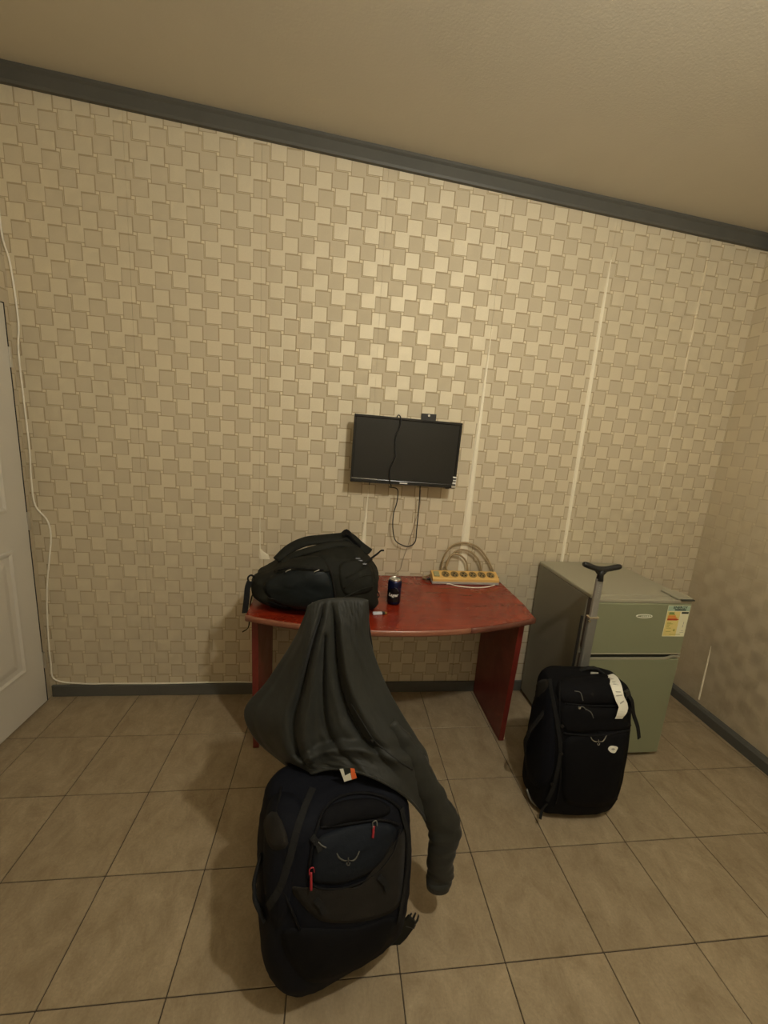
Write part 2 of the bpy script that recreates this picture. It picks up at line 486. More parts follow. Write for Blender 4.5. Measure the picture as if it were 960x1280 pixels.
# ceiling follows the slight fall towards the fridge side
bm = bmesh.new()
cv = [bm.verts.new(c) for c in ((XL-.1, YF-.1, ceil_z(XL-.1)), (XR+.1, YF-.1, ceil_z(XR+.1)), (XR+.1, YB+.1, ceil_z(XR+.1)), (XL-.1, YB+.1, ceil_z(XL-.1)))]
cv2 = [bm.verts.new(v.co + Vector((0, 0, .08))) for v in cv]
bm.faces.new(cv); bm.faces.new(cv2)
for i in range(4): bm.faces.new((cv[i], cv[(i+1) % 4], cv2[(i+1) % 4], cv2[i]))
tag(obj('ceiling', bm, M['ceiling']), kind='structure')

# back wall: backing with papered panels
bm = prism([(XL-.1, -.1), (XR+.1, -.1), (XR+.1, ceil_z(XR+.1)+.01), (XL-.1, ceil_z(XL-.1)+.01)], YB, YB + .1, axes='xzy')
wb = tag(obj('wall_back', bm, M['wall_plain']), kind='structure')
SEAMS = [XL, -.995, -.400, .188, .785, 1.395, 1.957, XR]
for k, (a, b) in enumerate(zip(SEAMS, SEAMS[1:])):
    g = .0003
    bm = prism([(a+g, 0), (b-g, 0), (b-g, ceil_z(b)), (a+g, ceil_z(a))], YB - .012, YB - .0002, axes='xzy')
    es = [e for e in bm.edges if abs(e.verts[0].co.x - e.verts[1].co.x) < 1e-6 and e.verts[0].co.y < YB - .01 and e.verts[1].co.y < YB - .01]
    bmesh.ops.bevel(bm, geom=es, offset=.0010, segments=2, affect='EDGES')
    obj('wall_panel', bm, M['paper_x'], wb)
YP = YB - .012     # papered face
def seam_strip(cols, mat, proud=.004, name='seam_strip', parent=None):
    """cols: (x, half width, z) from the top down; a filled and raised seam"""
    bm = bmesh.new(); R_ = []
    for (x, hw, z) in cols:
        R_.append([bm.verts.new(c) for c in ((x-hw, YP+.001, z), (x-hw*.55, YP-proud, z), (x+hw*.55, YP-proud, z), (x+hw, YP+.001, z))])
    for a, b in zip(R_, R_[1:]):
        for i in range(3): bm.faces.new((a[i], a[i+1], b[i+1], b[i]))
        bm.faces.new((a[3], a[0], b[0], b[3]))
    bm.faces.new(R_[0]); bm.faces.new(R_[-1][::-1])
    return obj(name, bm, mat, parent or wb)
seam_strip([(1.393, .003, 2.55), (1.393, .010, 2.3), (1.394, .014, 1.7), (1.396, .011, 1.0), (1.396, .009, .12)], M['strip'], .006)
seam_strip([(.786, .002, 2.15), (.780, .009, 1.85), (.774, .016, 1.45), (.770, .025, 1.05), (.772, .028, .72)], M['strip'], .006)
seam_strip([(.186, .001, 1.27), (.178, .009, 1.08), (.172, .019, .90), (.170, .02, .72)], M['strip'], .005)
seam_strip([(-.398, .001, 1.12), (-.397, .0025, 1.06), (-.396, .004, .90), (-.390, .012, .885), (-.375, .028, .865), (-.37, .03, .84)], M['strip'], .004)
seam_strip([(1.957, .003, 2.62), (1.957, .011, 2.2), (1.955, .010, 1.4), (1.955, .008, .9)], M['paper_x'], .006)
seam_strip([(.787, .002, .74), (.787, .006, .6), (.787, .006, .1)], M['paper_x'], .006)

# side and front walls
bm = prism([(right_x(YB+.1), YB+.1), (right_x(YF-.1), YF-.1), (right_x(YF-.1)+.12, YF-.1), (right_x(YB+.1)+.12, YB+.1)], -.1, 2.9)
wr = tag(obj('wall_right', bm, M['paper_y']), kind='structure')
bm = bmesh.new()
xs = right_x(1.937)
add_tube(bm, [(xs, 1.943, .45), (xs, 1.940, .36), (xs, 1.938, .24), (xs, 1.936, .09)], [.0012, .005, .006, .006], seg=6, flat=.7, side=(1, 0, 0))
obj('seam_strip', bm, M['strip'], wr)
DY0, DY1, DH = 1.315, 2.135, 2.03
bm = bmesh.new()
add_box(bm, XL-.1, XL, DY1, YB+.1, -.1, 3.0); add_box(bm, XL-.1, XL, YF-.1, DY0, -.1, 3.0); add_box(bm, XL-.1, XL, DY0, DY1, DH+.008, 3.0)
add_box(bm, XL-.1, XL-.06, DY0, DY1, -.1, DH+.008)
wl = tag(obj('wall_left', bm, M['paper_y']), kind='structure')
tag(obj('wall_front', box(XL-.1, XR+.2, YF-.1, YF, -.1, 3.0), M['wall_plain']), kind='structure')

# white moulded door in the left wall
dr = empty('door_1', (XL, (DY0+DY1)/2, 0), None, None); dr['kind'] = 'structure'
DX = XL + .012
bm = bmesh.new()
add_box(bm, XL-.03, DX, DY0+.006, DY1-.006, .006, DH, bev=.002, seg=1)
obj('door_leaf', bm, M['paint_white'], dr)
def moulded_panel(y0, y1, z0, z1):
    bm = bmesh.new()
    def ringv(i, x): return [bm.verts.new(c) for c in ((x, y0+i, z0+i), (x, y1-i, z0+i), (x, y1-i, z1-i), (x, y0+i, z1-i))]
    rs = [ringv(0, DX-.001), ringv(.004, DX+.007), ringv(.014, DX+.008), ringv(.026, DX+.0015), ringv(.05, DX+.001), ringv(.075, DX+.006), ringv(.085, DX+.0065)]
    for a, b in zip(rs, rs[1:]):
        for i in range(4): bm.faces.new((a[i], a[(i+1) % 4], b[(i+1) % 4], b[i]))
    bm.faces.new(rs[-1])
    return obj('door_panel', bm, M['paint_white'], dr)
for (a, b) in ((DY0+.12, DY0+.37), (DY1-.37, DY1-.12)):
    moulded_panel(a, b, .255, .905); moulded_panel(a, b, 1.09, 1.60); moulded_panel(a, b, 1.69, 1.93)
obj('door_gap_shade', box(XL-.02, XL+.0095, DY1-.0055, DY1+.003, .004, DH+.006), M['dark'], dr)  # dark strip standing in for the shade in the gap beside the leaf
for z in (.25, 1.02, 1.80):
    obj('hinge', tube([(DX+.003, DY1-.003, z-.045), (DX+.003, DY1-.003, z+.045)], .006, seg=8), M['silver'], dr)
bm = bmesh.new()
add_tube(bm, [(DX, DY0+.07, 1.0), (DX+.05, DY0+.07, 1.0)], .009, seg=10); add_tube(bm, [(DX+.05, DY0+.06, 1.0), (DX+.05, DY0+.18, 1.0)], .008, seg=10)
add_box(bm, DX-.001, DX+.005, DY0+.045, DY0+.095, .92, 1.08, bev=.002)
obj('door_handle', bm, M['silver'], dr)

# grey cornice and baseboards
def trim_back():
    bm = bmesh.new(); prof = [(0, -.072), (-.018, -.072), (-.022, -.062), (-.022, -.02), (-.030, -.012), (-.030, .004), (0, .004)]
    A_ = [bm.verts.new((XL, YP + p[0], ceil_z(XL) + p[1])) for p in prof]; B_ = [bm.verts.new((XR+.01, YP + p[0], ceil_z(XR) + p[1])) for p in prof]
    n = len(prof)
    for i in range(n): bm.faces.new((A_[i], A_[(i+1) % n], B_[(i+1) % n], B_[i]))
    bm.faces.new(A_); bm.faces.new(B_[::-1]); return bm
tag(obj('trim_1', trim_back(), M['trim']), kind='structure')
bm = bmesh.new()
zc = ceil_z(XR)
for y0, y1 in ((YF, YP - .03),):
    vsl = []
    for y in (y0, y1):
        x = right_x(y); vsl.append([bm.verts.new(c) for c in ((x+.001, y, zc-.075), (x-.022, y, zc-.075), (x-.022, y, ceil_z(x-.022)+.004), (x+.001, y, ceil_z(x)+.004))])
    for i in range(4): bm.faces.new((vsl[0][i], vsl[0][(i+1) % 4], vsl[1][(i+1) % 4], vsl[1][i]))
    bm.faces.new(vsl[0]); bm.faces.new(vsl[1])
tag(obj('trim_2', bm, M['trim']), kind='structure')
bm = box(XL, XL+.022, YF, YP-.03, ceil_z(XL)-.075, ceil_z(XL)+.003); tag(obj('trim_3', bm, M['trim']), kind='structure')
tag(obj('baseboard_back', box(XL+.012, XR-.04, YP-.013, YP+.001, .0005, .070, bev=.004), M['trim']), kind='structure')
bm = bmesh.new()
y0, y1 = YF, YP - .014
prof = [(.001, .0005), (-.028, .0005), (-.028, .055), (-.018, .068), (.001, .070)]
A_ = [bm.verts.new((right_x(y0)+p[0], y0, p[1])) for p in prof]; B_ = [bm.verts.new((right_x(y1)+p[0], y1, p[1])) for p in prof]
for i in range(5): bm.faces.new((A_[i], A_[(i+1) % 5], B_[(i+1) % 5], B_[i]))
bm.faces.new(A_); bm.faces.new(B_[::-1])
tag(obj('baseboard_right', bm, M['trim']), kind='structure')
tag(obj('baseboard_left', box(XL-.001, XL+.014, YF, DY0-.01, .0005, .07, bev=.004), M['trim']), kind='structure')

# lamp hanging from the ceiling above the middle of the room
lz = ceil_z(LAMP.x)
lp = empty('ceiling_lamp', (LAMP.x, LAMP.y, lz), 'bare bulb lamp hanging from the plain ceiling', 'lamp')
obj('ceiling_rose', add_lathe(bmesh.new(), [(0, lz-.028), (.02, lz-.028), (.042, lz-.012), (.045, lz+.002), (0, lz+.002)], LAMP.x, LAMP.y), M['fixture'], lp, True)
obj('lamp_holder', add_lathe(bmesh.new(), [(0, lz-.02), (.02, lz-.03), (.022, LAMP.z+.055), (.018, LAMP.z+.045), (0, LAMP.z+.045)], LAMP.x, LAMP.y), M['fixture'], lp, True)
mt, t, b = new_mat('bulb_glow', (1, 1, 1), .5)
b.inputs['Emission Color'].default_value = C4(LAMP_COLOR); b.inputs['Emission Strength'].default_value = LAMP_STRENGTH
prof = [(0, LAMP.z-.045)] + [(.045*math.sin(a), LAMP.z-.045*math.cos(a)) for a in [PI*k/8 for k in range(1, 7)]] + [(.016, LAMP.z+.044), (0, LAMP.z+.046)]
obj('bulb', add_lathe(bmesh.new(), prof, LAMP.x, LAMP.y, 14), mt, lp, True)

# ------------------------------------------------------------------ white cable down the corner
pts = [(-1.5245, 2.60), (-1.5245, 2.3335), (-1.5029, 2.2069), (-1.4943, 1.9716), (-1.508, 1.8292), (-1.507, 1.6109), (-1.505, 1.382), (-1.512, 1.2225), (-1.5062, 1.0923), (-1.4587, 1.0195),
       (-1.4474, .935), (-1.4667, .8043), (-1.4943, .6253), (-1.510, .3937), (-1.513, .2016), (-1.500, .1027)]
P = [(x, YP-.0045, z) for x, z in pts] + [(-1.37, YP-.006, .078), (-1.2, YP-.007, .0765), (-.95, YP-.007, .0745), (-.75, YP-.007, .077), (-.55, YP-.007, .080), (-.40, YP-.007, .0755)]
tag(obj('cable', tube(P, .0042, seg=6, n=110), M['cable_white'], smooth=True), 'thin white cable wandering down the wall corner beside the white door', 'cable')

# ------------------------------------------------------------------ television
TY = 2.062
tv = empty('television', (.36, TY, 1.31), 'small black flat screen television mounted on the papered wall', 'television')
TX0, TX1, TZ0, TZ1 = .080, .645, 1.312, 1.655
TR = Matrix.Translation((.3625, TY, 1.4835)) @ Matrix.Rotation(math.radians(.9), 4, 'Y')
TW, TH = .2825, .1725
def tvbox(x0, x1, y0, y1, z0, z1, bev=0): return box(x0, x1, y0, y1, z0, z1, bev=bev, M=TR)
bm = tvbox(-TW, TW, .012, .034, -TH, TH, .004); obj('housing', bm, M['black_plastic'], tv)
bm = tvbox(-TW*.72, TW*.72, .030, .062, -TH*.8, TH*.55, .012); obj('back_cover', bm, M['black_plastic'], tv)
bm = bmesh.new()
for a in ((-TW, TW, 0, .014, TH-.013, TH), (-TW, TW, 0, .014, -TH, -TH+.021), (-TW, -TW+.012, 0, .014, -TH+.021, TH-.013), (TW-.012, TW, 0, .014, -TH+.021, TH-.013)):
    add_box(bm, *a, bev=.003, M=TR)
fr = obj('bezel', bm, M['bezel'], tv)
obj('screen', tvbox(-TW+.011, TW-.011, .005, .013, -TH+.020, TH-.012), M['screen'], tv)
obj('logo', tvbox(-.022, .020, -.0008, .002, -TH+.006, -TH+.0125, .001), M['white_print'], tv)
bm = tvbox(-TW+.006, -TW+.14, -.001, .002, -TH+.0205, -TH+.0225); obj('painted_highlight', bm, M['silver'], fr)  # silver sliver standing in for a highlight on the lower left bezel
for k, (a, b, c, d) in enumerate(((TW-.018, TW+.0006, -TH+.056, -TH+.064), (TW-.016, TW+.0006, -TH+.040, -TH+.047), (TW-.018, TW+.0006, -TH+.024, -TH+.034), (TW-.022, TW+.0006, -TH+.004, -TH+.016))):
    obj('sticker', tvbox(a, b, -.001, .012, c, d), M['white_print'] if k < 3 else M['silver'], tv)
obj('stand_lug', tvbox(-TW+.10, -TW+.104, .01, .016, -TH-.012, -TH+.002), M['black_plastic'], tv)
obj('stand_lug', tvbox(TW-.05, TW-.03, .01, .024, -TH-.005, -TH+.002), M['black_plastic'], tv)
bk = empty('wall_bracket', (.487, YP, 1.60), 'black metal wall bracket plate showing above the television', 'bracket')
obj('wall_plate', box(.447, .529, YP-.010, YP, 1.44, 1.692, bev=.002), M['black_plastic'], bk)
bm = bmesh.new(); add_box(bm, .455, .470, TY+.063, YP-.009, 1.45, 1.60); add_box(bm, .506, .521, TY+.063, YP-.009, 1.45, 1.60)
obj('bracket_arm', bm, M['black_plastic'], bk)
obj('bolt', tube([(.488, YP-.010, 1.682), (.488, YP-.014, 1.682)], .006, seg=10), M['silver'], bk)
def Pp(u, v, Y): return onY(u, v, Y)
yt = TY - .006
P = [(.30, TY+.045, 1.640), (.305, TY+.03, 1.664)] + [Pp(499, 519, TY+.004)] + [Pp(u, v, yt) for u, v in ((501, 523), (500, 533), (495, 546), (494, 560), (494, 572), (488, 586), (487, 598), (488, 605))]
P += [Pp(489, 608, TY+.004), (.292, TY+.03, 1.292), Pp(497, 612, TY+.05), Pp(496, 628, TY+.06), Pp(492, 642, TY+.065), Pp(491, 660, TY+.07), Pp(494, 675, TY+.075), Pp(502, 681, TY+.078), Pp(511, 683, TY+.078), Pp(519, 677, TY+.075), Pp(521, 660, TY+.07), Pp(524, 630, TY+.06), Pp(525, 610, TY+.045), (.458, TY+.042, 1.34)]
tag(obj('power_cord', tube(P, .0032, seg=6, n=130), M['black_cord'], tv, smooth=True), 'black cord draped over the screen and looping below')
P = [Pp(526, 612, YP-.03), Pp(525, 632, YP-.012), Pp(519, 652, YP-.006), Pp(512, 676, YP-.005), Pp(507, 690, YP-.005), Pp(503, 702, YP-.006), Pp(500, 712, YP-.008), (.36, YP-.012, .772)]
tag(obj('thin_wire', tube(P, .0017, seg=5, n=50), M['grey_wire'], smooth=True), 'thin grey wire running from the television down to the desk', 'wire')

# ------------------------------------------------------------------ desk
DZ = .765; DT = .030
dk = empty('desk', (.31, 1.85, 0), 'red varnished wooden desk with bowed front edge and slab sides', 'desk')
def front_y(x): return 1.517 + (x - .305) ** 2 * .296
def desk_outline(inset=0.0):
    o = []
    for k in range(33):
        x = -.360 + inset + (1.333 - 2*inset) * k / 32; o.append((x, front_y(x) + inset))
    o += [(.987 - inset, 1.80), (.990 - inset, YP - .008), (-.365 + inset, YP - .008)]
    return o
bm = prism(desk_outline(.002), DZ - DT, DZ)
es = [e for e in bm.edges if min(e.verts[0].co.z, e.verts[1].co.z) > DZ - .001]
bmesh.ops.bevel(bm, geom=es, offset=.004, segments=3, affect='EDGES')
top = obj('desk_top', bm, M['wood_top'], dk)
def edge_strip(xa, xb, n, mat):
    bm = bmesh.new(); rs = []
    for k in range(n + 1):
        x = xa + (xb - xa) * k / n; y = front_y(x)
        rs.append([bm.verts.new((x, y + dy, DZ + dz)) for dy, dz in ((.004, -.0005), (.000, -.003), (-.0035, -.009), (-.0035, -.022), (.000, -.0285), (.005, -DT - .0005), (.008, -DT), (.008, -.003))])
    for a, b in zip(rs, rs[1:]):
        for i in range(8): bm.faces.new((a[i], a[(i+1) % 8], b[(i+1) % 8], b[i]))
    bm.faces.new(rs[0]); bm.faces.new(rs[-1][::-1])
    return obj('edge_strip', bm, mat, top, True)
edge_strip(-.360, .62, 28, M['wood_edge']); edge_strip(.62, .973, 12, M['wood_edge_dark'])
for xa, xb in ((.928, .956), (-.345, -.317)):
    bm = prism([(1.748, .004), (YP-.02, .004), (YP-.02, DZ-DT-.0002), (1.705, DZ-DT-.0002), (1.715, .55)], xa, xb, axes='yzx')
    bmesh.ops.bevel(bm, geom=bm.edges[:], offset=.002, segments=1, affect='EDGES')
    sd = obj('side_panel', bm, M['wood_side'], dk)
    for yy in (1.79, 2.10): obj('foot_pad', add_lathe(bmesh.new(), [(0, .0003), (.010, .0003), (.010, .006), (0, .006)], (xa+xb)/2, yy, 10), M['black_plastic'], sd)

# ------------------------------------------------------------------ drink can
cx, cy = .308, 1.790; H = .128; rr = .0335
cn = empty('drink_can', (cx, cy, DZ), 'dark blue drink can with silver rim and white lettering on the desk', 'can')
z = DZ
prof = [(0, z+.004), (.018, z+.004), (.023, z+.0005), (.026, z+.001), (rr, z+.010), (rr, z+H-.016), (.0315, z+H-.011), (.028, z+H-.006)]
obj('can_body', add_lathe(bmesh.new(), prof, cx, cy, 32), M['can_blue'], cn, True)
prof = [(.0285, z+H-.0075), (.0288, z+H-.001), (.0275, z+H+.0005), (.0262, z+H-.001), (.0255, z+H-.005), (0, z+H-.005)]
lid = auto_smooth(obj('can_lid', add_lathe(bmesh.new(), prof, cx, cy, 32), M['silver'], cn))
bm = bmesh.new(); add_box(bm, cx-.006, cx+.006, cy-.013, cy+.008, z+H-.004, z+H-.0025, bev=.0006, seg=1); obj('pull_tab', bm, M['silver'], lid)
def on_can(bm, zc, off, faceang):
    for v in bm.verts:
        a = faceang + v.co.x / rr
        v.co = Vector((cx + (rr + off + v.co.z) * math.cos(a), cy + (rr + off + v.co.z) * math.sin(a), zc + v.co.y))
    return bm
fa = math.atan2(-cy, -cx) - .12
def badge_band(z0, z1, a0, a1, mat, name, off=.0004, top=None):
    bm = bmesh.new(); n = 16; A_ = []; B_ = []
    for k in range(n+1):
        s = k/n; a = fa + a0 + (a1-a0)*s; zt = z1 if top is None else z1 - top*(2*s-1)**2
        A_.append(bm.verts.new((cx+(rr+off)*math.cos(a), cy+(rr+off)*math.sin(a), z0))); B_.append(bm.verts.new((cx+(rr+off)*math.cos(a), cy+(rr+off)*math.sin(a), zt)))
    for k in range(n): bm.faces.new((A_[k], A_[k+1], B_[k+1], B_[k]))
    return obj(name, bm, mat, cn, True)
badge_band(z+.018, z+.088, -.95, .95, M['can_black'], 'can_print', .0003, .018)
bm = text_bm('Lager', .022, .0002, .25, .0006); on_can(bm, z+.055, .0006, fa); obj('lettering', bm, M['white_print'], cn)
pts = []
for k in range(13):
    a = fa + .15 + .6*k/12; pts.append((cx+(rr+.0006)*math.cos(a), cy+(rr+.0006)*math.sin(a), z+.094-.022*(k/12)**2))
obj('can_arc', tube(pts, .0008, seg=5), M['logo'], cn)

# ------------------------------------------------------------------ small lighter
lc = onZ(474, 766.5, DZ + .006)
lg = empty('lighter', (lc.x, lc.y, DZ), 'small pale blue lighter with gold tip lying on the desk', 'lighter')
LM = Matrix.Translation((lc.x, lc.y, DZ + .0062)) @ Matrix.Rotation(math.radians(6), 4, 'Z')
obj('lighter_body', box(-.030, .014, -.009, .009, -.006, .006, bev=.004, M=LM), M['lighter'], lg)
obj('lighter_cap', box(.0142, .026, -.008, .008, -.0055, .0055, bev=.0025, M=LM), M['black_plastic'], lg)
obj('lighter_wheel', box(.0262, .036, -.006, .006, -.005, .004, bev=.002, M=LM), M['gold'], lg)

# ------------------------------------------------------------------ power strip and its coiled cable
ps = empty('power_strip', (.763, 2.09, DZ), 'yellow and grey six socket power strip on the back of the desk', 'power strip')
X0, X1, Y0, Y1 = .566, .954, 2.050, 2.122
obj('strip_base', box(X0-.004, X1, Y0-.001, Y1+.001, DZ+.0008, DZ+.016, bev=.003), M['grey_plastic'], ps)
bm = bmesh.new()
add_prism(bm, [(Y0, DZ+.0162), (Y0+.001, DZ+.030), (Y0+.005, DZ+.0345), (Y1-.007, DZ+.0585), (Y1, DZ+.054), (Y1, DZ+.0162)], X0, X1, axes='yzx')
cov = obj('strip_cover', bm, M['yellow_plastic'], ps)
tilt = math.atan2(.024, Y1-.007-Y0-.005)
def on_top(bm, xc): bm.transform(Matrix.Translation((xc, (Y0+Y1-.002)/2, DZ+.0463)) @ Matrix.Rotation(tilt, 4, 'X')); return bm
sw = obj('switch', on_top(box(-.016, .016, -.020, .020, -.001, .006, bev=.003), X0+.027), M['switch'], ps)
for k in range(6):
    xc = X0 + .079 + k * .0535
    s_ = obj('socket', on_top(add_lathe(bmesh.new(), [(0, -.0005), (.0225, -.0005), (.0235, .003), (.0205, .0038), (.019, .001), (0, .0008)], 0, 0, 18), xc), M['socket'], ps)
    for dx, dy, r_ in ((0, .010, .0058), (-.009, -.007, .0050), (.009, -.007, .0050)):
        obj('pin_hole', on_top(add_lathe(bmesh.new(), [(0, .0006), (r_, .0006), (r_, .0014), (0, .0014)], dx, dy, 8), xc), M['dark'], s_)
obj('cable_gland', tube([(X0-.004, (Y0+Y1)/2, DZ+.015), (X0-.026, (Y0+Y1)/2+.005, DZ+.013)], [.008, .005], seg=8), M['black_plastic'], ps)
P = [(X0-.027, 2.094, DZ+.013), (X0-.040, 2.120, DZ+.010), (X0-.01, 2.148, DZ+.012)]
yc = 2.152
loops = [((.625, .775), (.775, .985), (.945, .775)), ((.640, .78), (.765, .975), (.885, .79)), ((.652, .79), (.75, .955), (.862, .79)), ((.660, .80), (.715, .928), (.785, .785))]
def Lp(u, v, k): return onY(u, v, yc - .005*k)
seqs = [[(549, 716), (553, 703), (558, 690), (567, 681), (582, 678.5), (597, 684), (607, 695), (614, 708), (619, 722)],
        [(556, 722), (559, 706), (564, 695), (574, 687.5), (588, 690), (598, 700), (601.5, 712), (602, 724)],
        [(584, 724), (584.5, 712), (582, 701), (575, 694), (566, 693), (559, 702), (558, 712), (566, 719), (569, 716)]]
bm = bmesh.new()
full = [Vector(p) for p in P]
for k, s in enumerate(seqs):
    full += [Lp(u, v, k) for u, v in s]
    e = full[-1]; full.append(Vector((e.x, e.y+.002, DZ + .010)))
full = catmull(full, 170)
for p in full:
    p.z = max(p.z, DZ + .0066); p.y = min(p.y, YP - .0066)
    if p.x > X0 - .012: p.y = max(p.y, Y1 + .0075)
tag(obj('coiled_cable', add_tube(bm, full, .0056, seg=7), M['beige_cable'], smooth=True), 'stiff beige cable coiled upright behind the yellow power strip', 'cable')
P = [onZ(562, 729.5, DZ+.004), onZ(572, 732.5, DZ+.004), onZ(590, 734.5, DZ+.004), onZ(607, 734, DZ+.004), onZ(618, 731, DZ+.004)]
for p in P: p.y = min(p.y, Y0 - .0055)
P = [Vector((P[0].x-.02, Y0-.0055, DZ+.004))] + P
tag(obj('white_wire', tube(P, .0032, seg=6, n=40), M['cable_white'], smooth=True), 'short white wire lying along the front of the yellow power strip', 'wire')
#PART2
# ------------------------------------------------------------------ fridge
FX0, FX1, FY0, FY1, FH = 1.243, 1.745, 1.612, 2.158, .885
fg = empty('fridge', ((FX0+FX1)/2, (FY0+FY1)/2, 0), 'small silver green two door fridge standing in the corner', 'fridge')
DYB = FY0 + .034
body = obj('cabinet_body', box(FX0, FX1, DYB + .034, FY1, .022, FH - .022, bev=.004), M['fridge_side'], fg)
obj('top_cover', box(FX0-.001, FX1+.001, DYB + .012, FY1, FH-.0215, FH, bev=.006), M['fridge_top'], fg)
for x in (FX0+.05, FX1-.05):
    for y in (DYB+.06, FY1-.06): obj('foot', add_lathe(bmesh.new(), [(0, .0003), (.018, .0003), (.018, .024), (0, .024)], x, y, 12), M['black_plastic'], fg)
obj('kick_plate', box(FX0+.01, FX1-.01, DYB+.02, DYB+.033, .012, .05), M['gasket'], fg)
ZS = .592
def fridge_door(z0, z1, name):
    bm = box(FX0+.001, FX1-.001, FY0, DYB, z0, z1, bev=.006, seg=3); return obj(name, bm, M['fridge'], fg)
fd = fridge_door(ZS+.006, FH-.021, 'freezer_door'); md = fridge_door(.028, ZS-.022, 'fridge_door')
obj('door_cap', box(FX0+.001, FX1-.001, FY0+.001, DYB+.011, FH-.0205, FH-.002, bev=.004), M['fridge_top'], fd)
obj('door_gasket', box(FX0+.003, FX1-.003, DYB+.0002, DYB+.0338, ZS+.010, FH-.0225), M['gasket'], fd)
obj('door_gasket', box(FX0+.003, FX1-.003, DYB+.0002, DYB+.0338, .034, ZS-.026), M['gasket'], md)
obj('lower_trim', box(FX0+.003, FX1-.003, FY0-.0015, FY0+.02, ZS+.0045, ZS+.0115, bev=.002), M['fridge_top'], fd)
# grip recess along the top of the lower door, its lip dips in the middle
bm = bmesh.new(); rs = []
for k in range(25):
    sx = k/24; x = FX0+.004 + (FX1-FX0-.008)*sx
    dip = .006 if (sx > .90) else 0.0
    edge = max(0, (sx-.86)/.05) if sx > .86 else 0; edge = min(edge, 1)
    zt = ZS - .016 + .012*edge
    rs.append([bm.verts.new(c) for c in ((x, FY0-.0025, zt-.007), (x, FY0-.0025, zt), (x, FY0+.008, zt+.001), (x, FY0+.008, zt-.007))])
for a, b in zip(rs, rs[1:]):
    for q in range(4): bm.faces.new((a[q], a[(q+1) % 4], b[(q+1) % 4], b[q]))
bm.faces.new(rs[0]); bm.faces.new(rs[-1][::-1])
obj('grip_lip', bm, M['fridge_top'], md)
obj('grip_recess', box(FX0+.004, FX1-.004, FY0+.012, DYB-.001, ZS-.0215, ZS+.0055), M['ink'], md)
bm = bmesh.new(); add_box(bm, FX1-.085, FX1-.004, DYB-.035, DYB+.075, FH+.0002, FH+.010, bev=.004); obj('hinge_cover', bm, M['fridge_top'], fg)
obj('hinge_plate', box(FX1-.07, FX1-.002, DYB-.045, DYB-.02, FH-.0015, FH+.004, bev=.001), M['ink'], fg)
bc = Vector((1.500, FY0-.0012, .799))
pts = [(bc.x + .042*math.cos(a), bc.y, bc.z + .0085*math.sin(a)) for a in [2*PI*k/28 for k in range(28)]]
bd = obj('badge', tube(pts, .0020, seg=6, closed=True), M['badge'], fd)
pts = [(bc.x-.028 + .008*math.cos(a), bc.y, bc.z + .0055*math.sin(a)) for a in [.8 + 4.6*k/12 for k in range(13)]]
obj('badge_emblem', tube(pts, .0012, seg=5), M['badge'], bd)
for k in range(5): obj('badge_letter', box(bc.x-.014+k*.0095, bc.x-.009+k*.0095, bc.y-.0006, bc.y+.001, bc.z-.003, bc.z+.003), M['badge'], bd)
# energy label
ex0, ex1, ez0, ez1 = 1.618, 1.737, .694, .856
el = obj('energy_label', box(ex0, ex1, FY0-.0008, FY0+.0002, ez0, ez1), M['label'], fd); el['label'] = 'printed paper energy label'
ew, eh = ex1-ex0, ez1-ez0
def lab(name, u0, u1, v0, v1, mat, lift=.0005):
    return obj(name, box(ex0+u0*ew, ex0+u1*ew, FY0-.0008-lift, FY0-.0007, ez1-v1*eh, ez1-v0*eh), mat, el)
lab('label_header', .01, .99, .01, .175, M['label_pale'], .0003)
lab('label_field', .02, .60, .19, .98, M['label_yel'], .0002)
def label_text(s, u, v, size, mat=M['ink'], bold=.0004):
    bm = text_bm(s, size, .0001, 0, bold)
    for vv in bm.verts: vv.co = Vector((ex0+u*ew+vv.co.x, FY0-.0014-vv.co.z, ez1-v*eh+vv.co.y))
    return obj('label_print', bm, mat, el)
label_text('ENERGY', .55, .065, .020); lab('label_line', .32, .82, .115, .155, M['ink'])
lab('label_bar', .10, .33, .215, .265, M['label_green']); lab('label_bar', .10, .37, .27, .305, M['label_olive'])
lab('label_bar', .08, .42, .315, .365, M['label_orange'])
def arrow(v0, v1, u1, mat):
    vm = (v0+v1)/2; o = [(ex0+.07*ew, ez1-v0*eh), (ex0+u1*ew, ez1-v0*eh), (ex0+(u1+.10)*ew, ez1-vm*eh), (ex0+u1*ew, ez1-v1*eh), (ex0+.07*ew, ez1-v1*eh)]
    return obj('label_arrow', prism(o, FY0-.0015, FY0-.0007, axes='xzy'), mat, el)
arrow(.37, .415, .44, M['label_orange']); arrow(.42, .475, .50, M['label_red'])
lab('label_code', .66, .97, .20, .26, M['ink'])
for (a, b, v) in ((.10, .28, .55), (.10, .36, .58), (.10, .24, .62), (.10, .22, .675), (.10, .32, .72), (.12, .34, .83), (.30, .80, .925)):
    lab('label_line', a, b, v, v+.016, M['label_olive'], .0006)
lab('label_square', .44, .52, .76, .83, M['label_olive'], .0006)
for (a, b, v, h_) in ((.84, .86, .52, .08), (.83, .85, .62, .08), (.80, .90, .80, .012), (.77, .93, .86, .012)): lab('label_line', a, b, v, v+h_, M['tag_grey'])

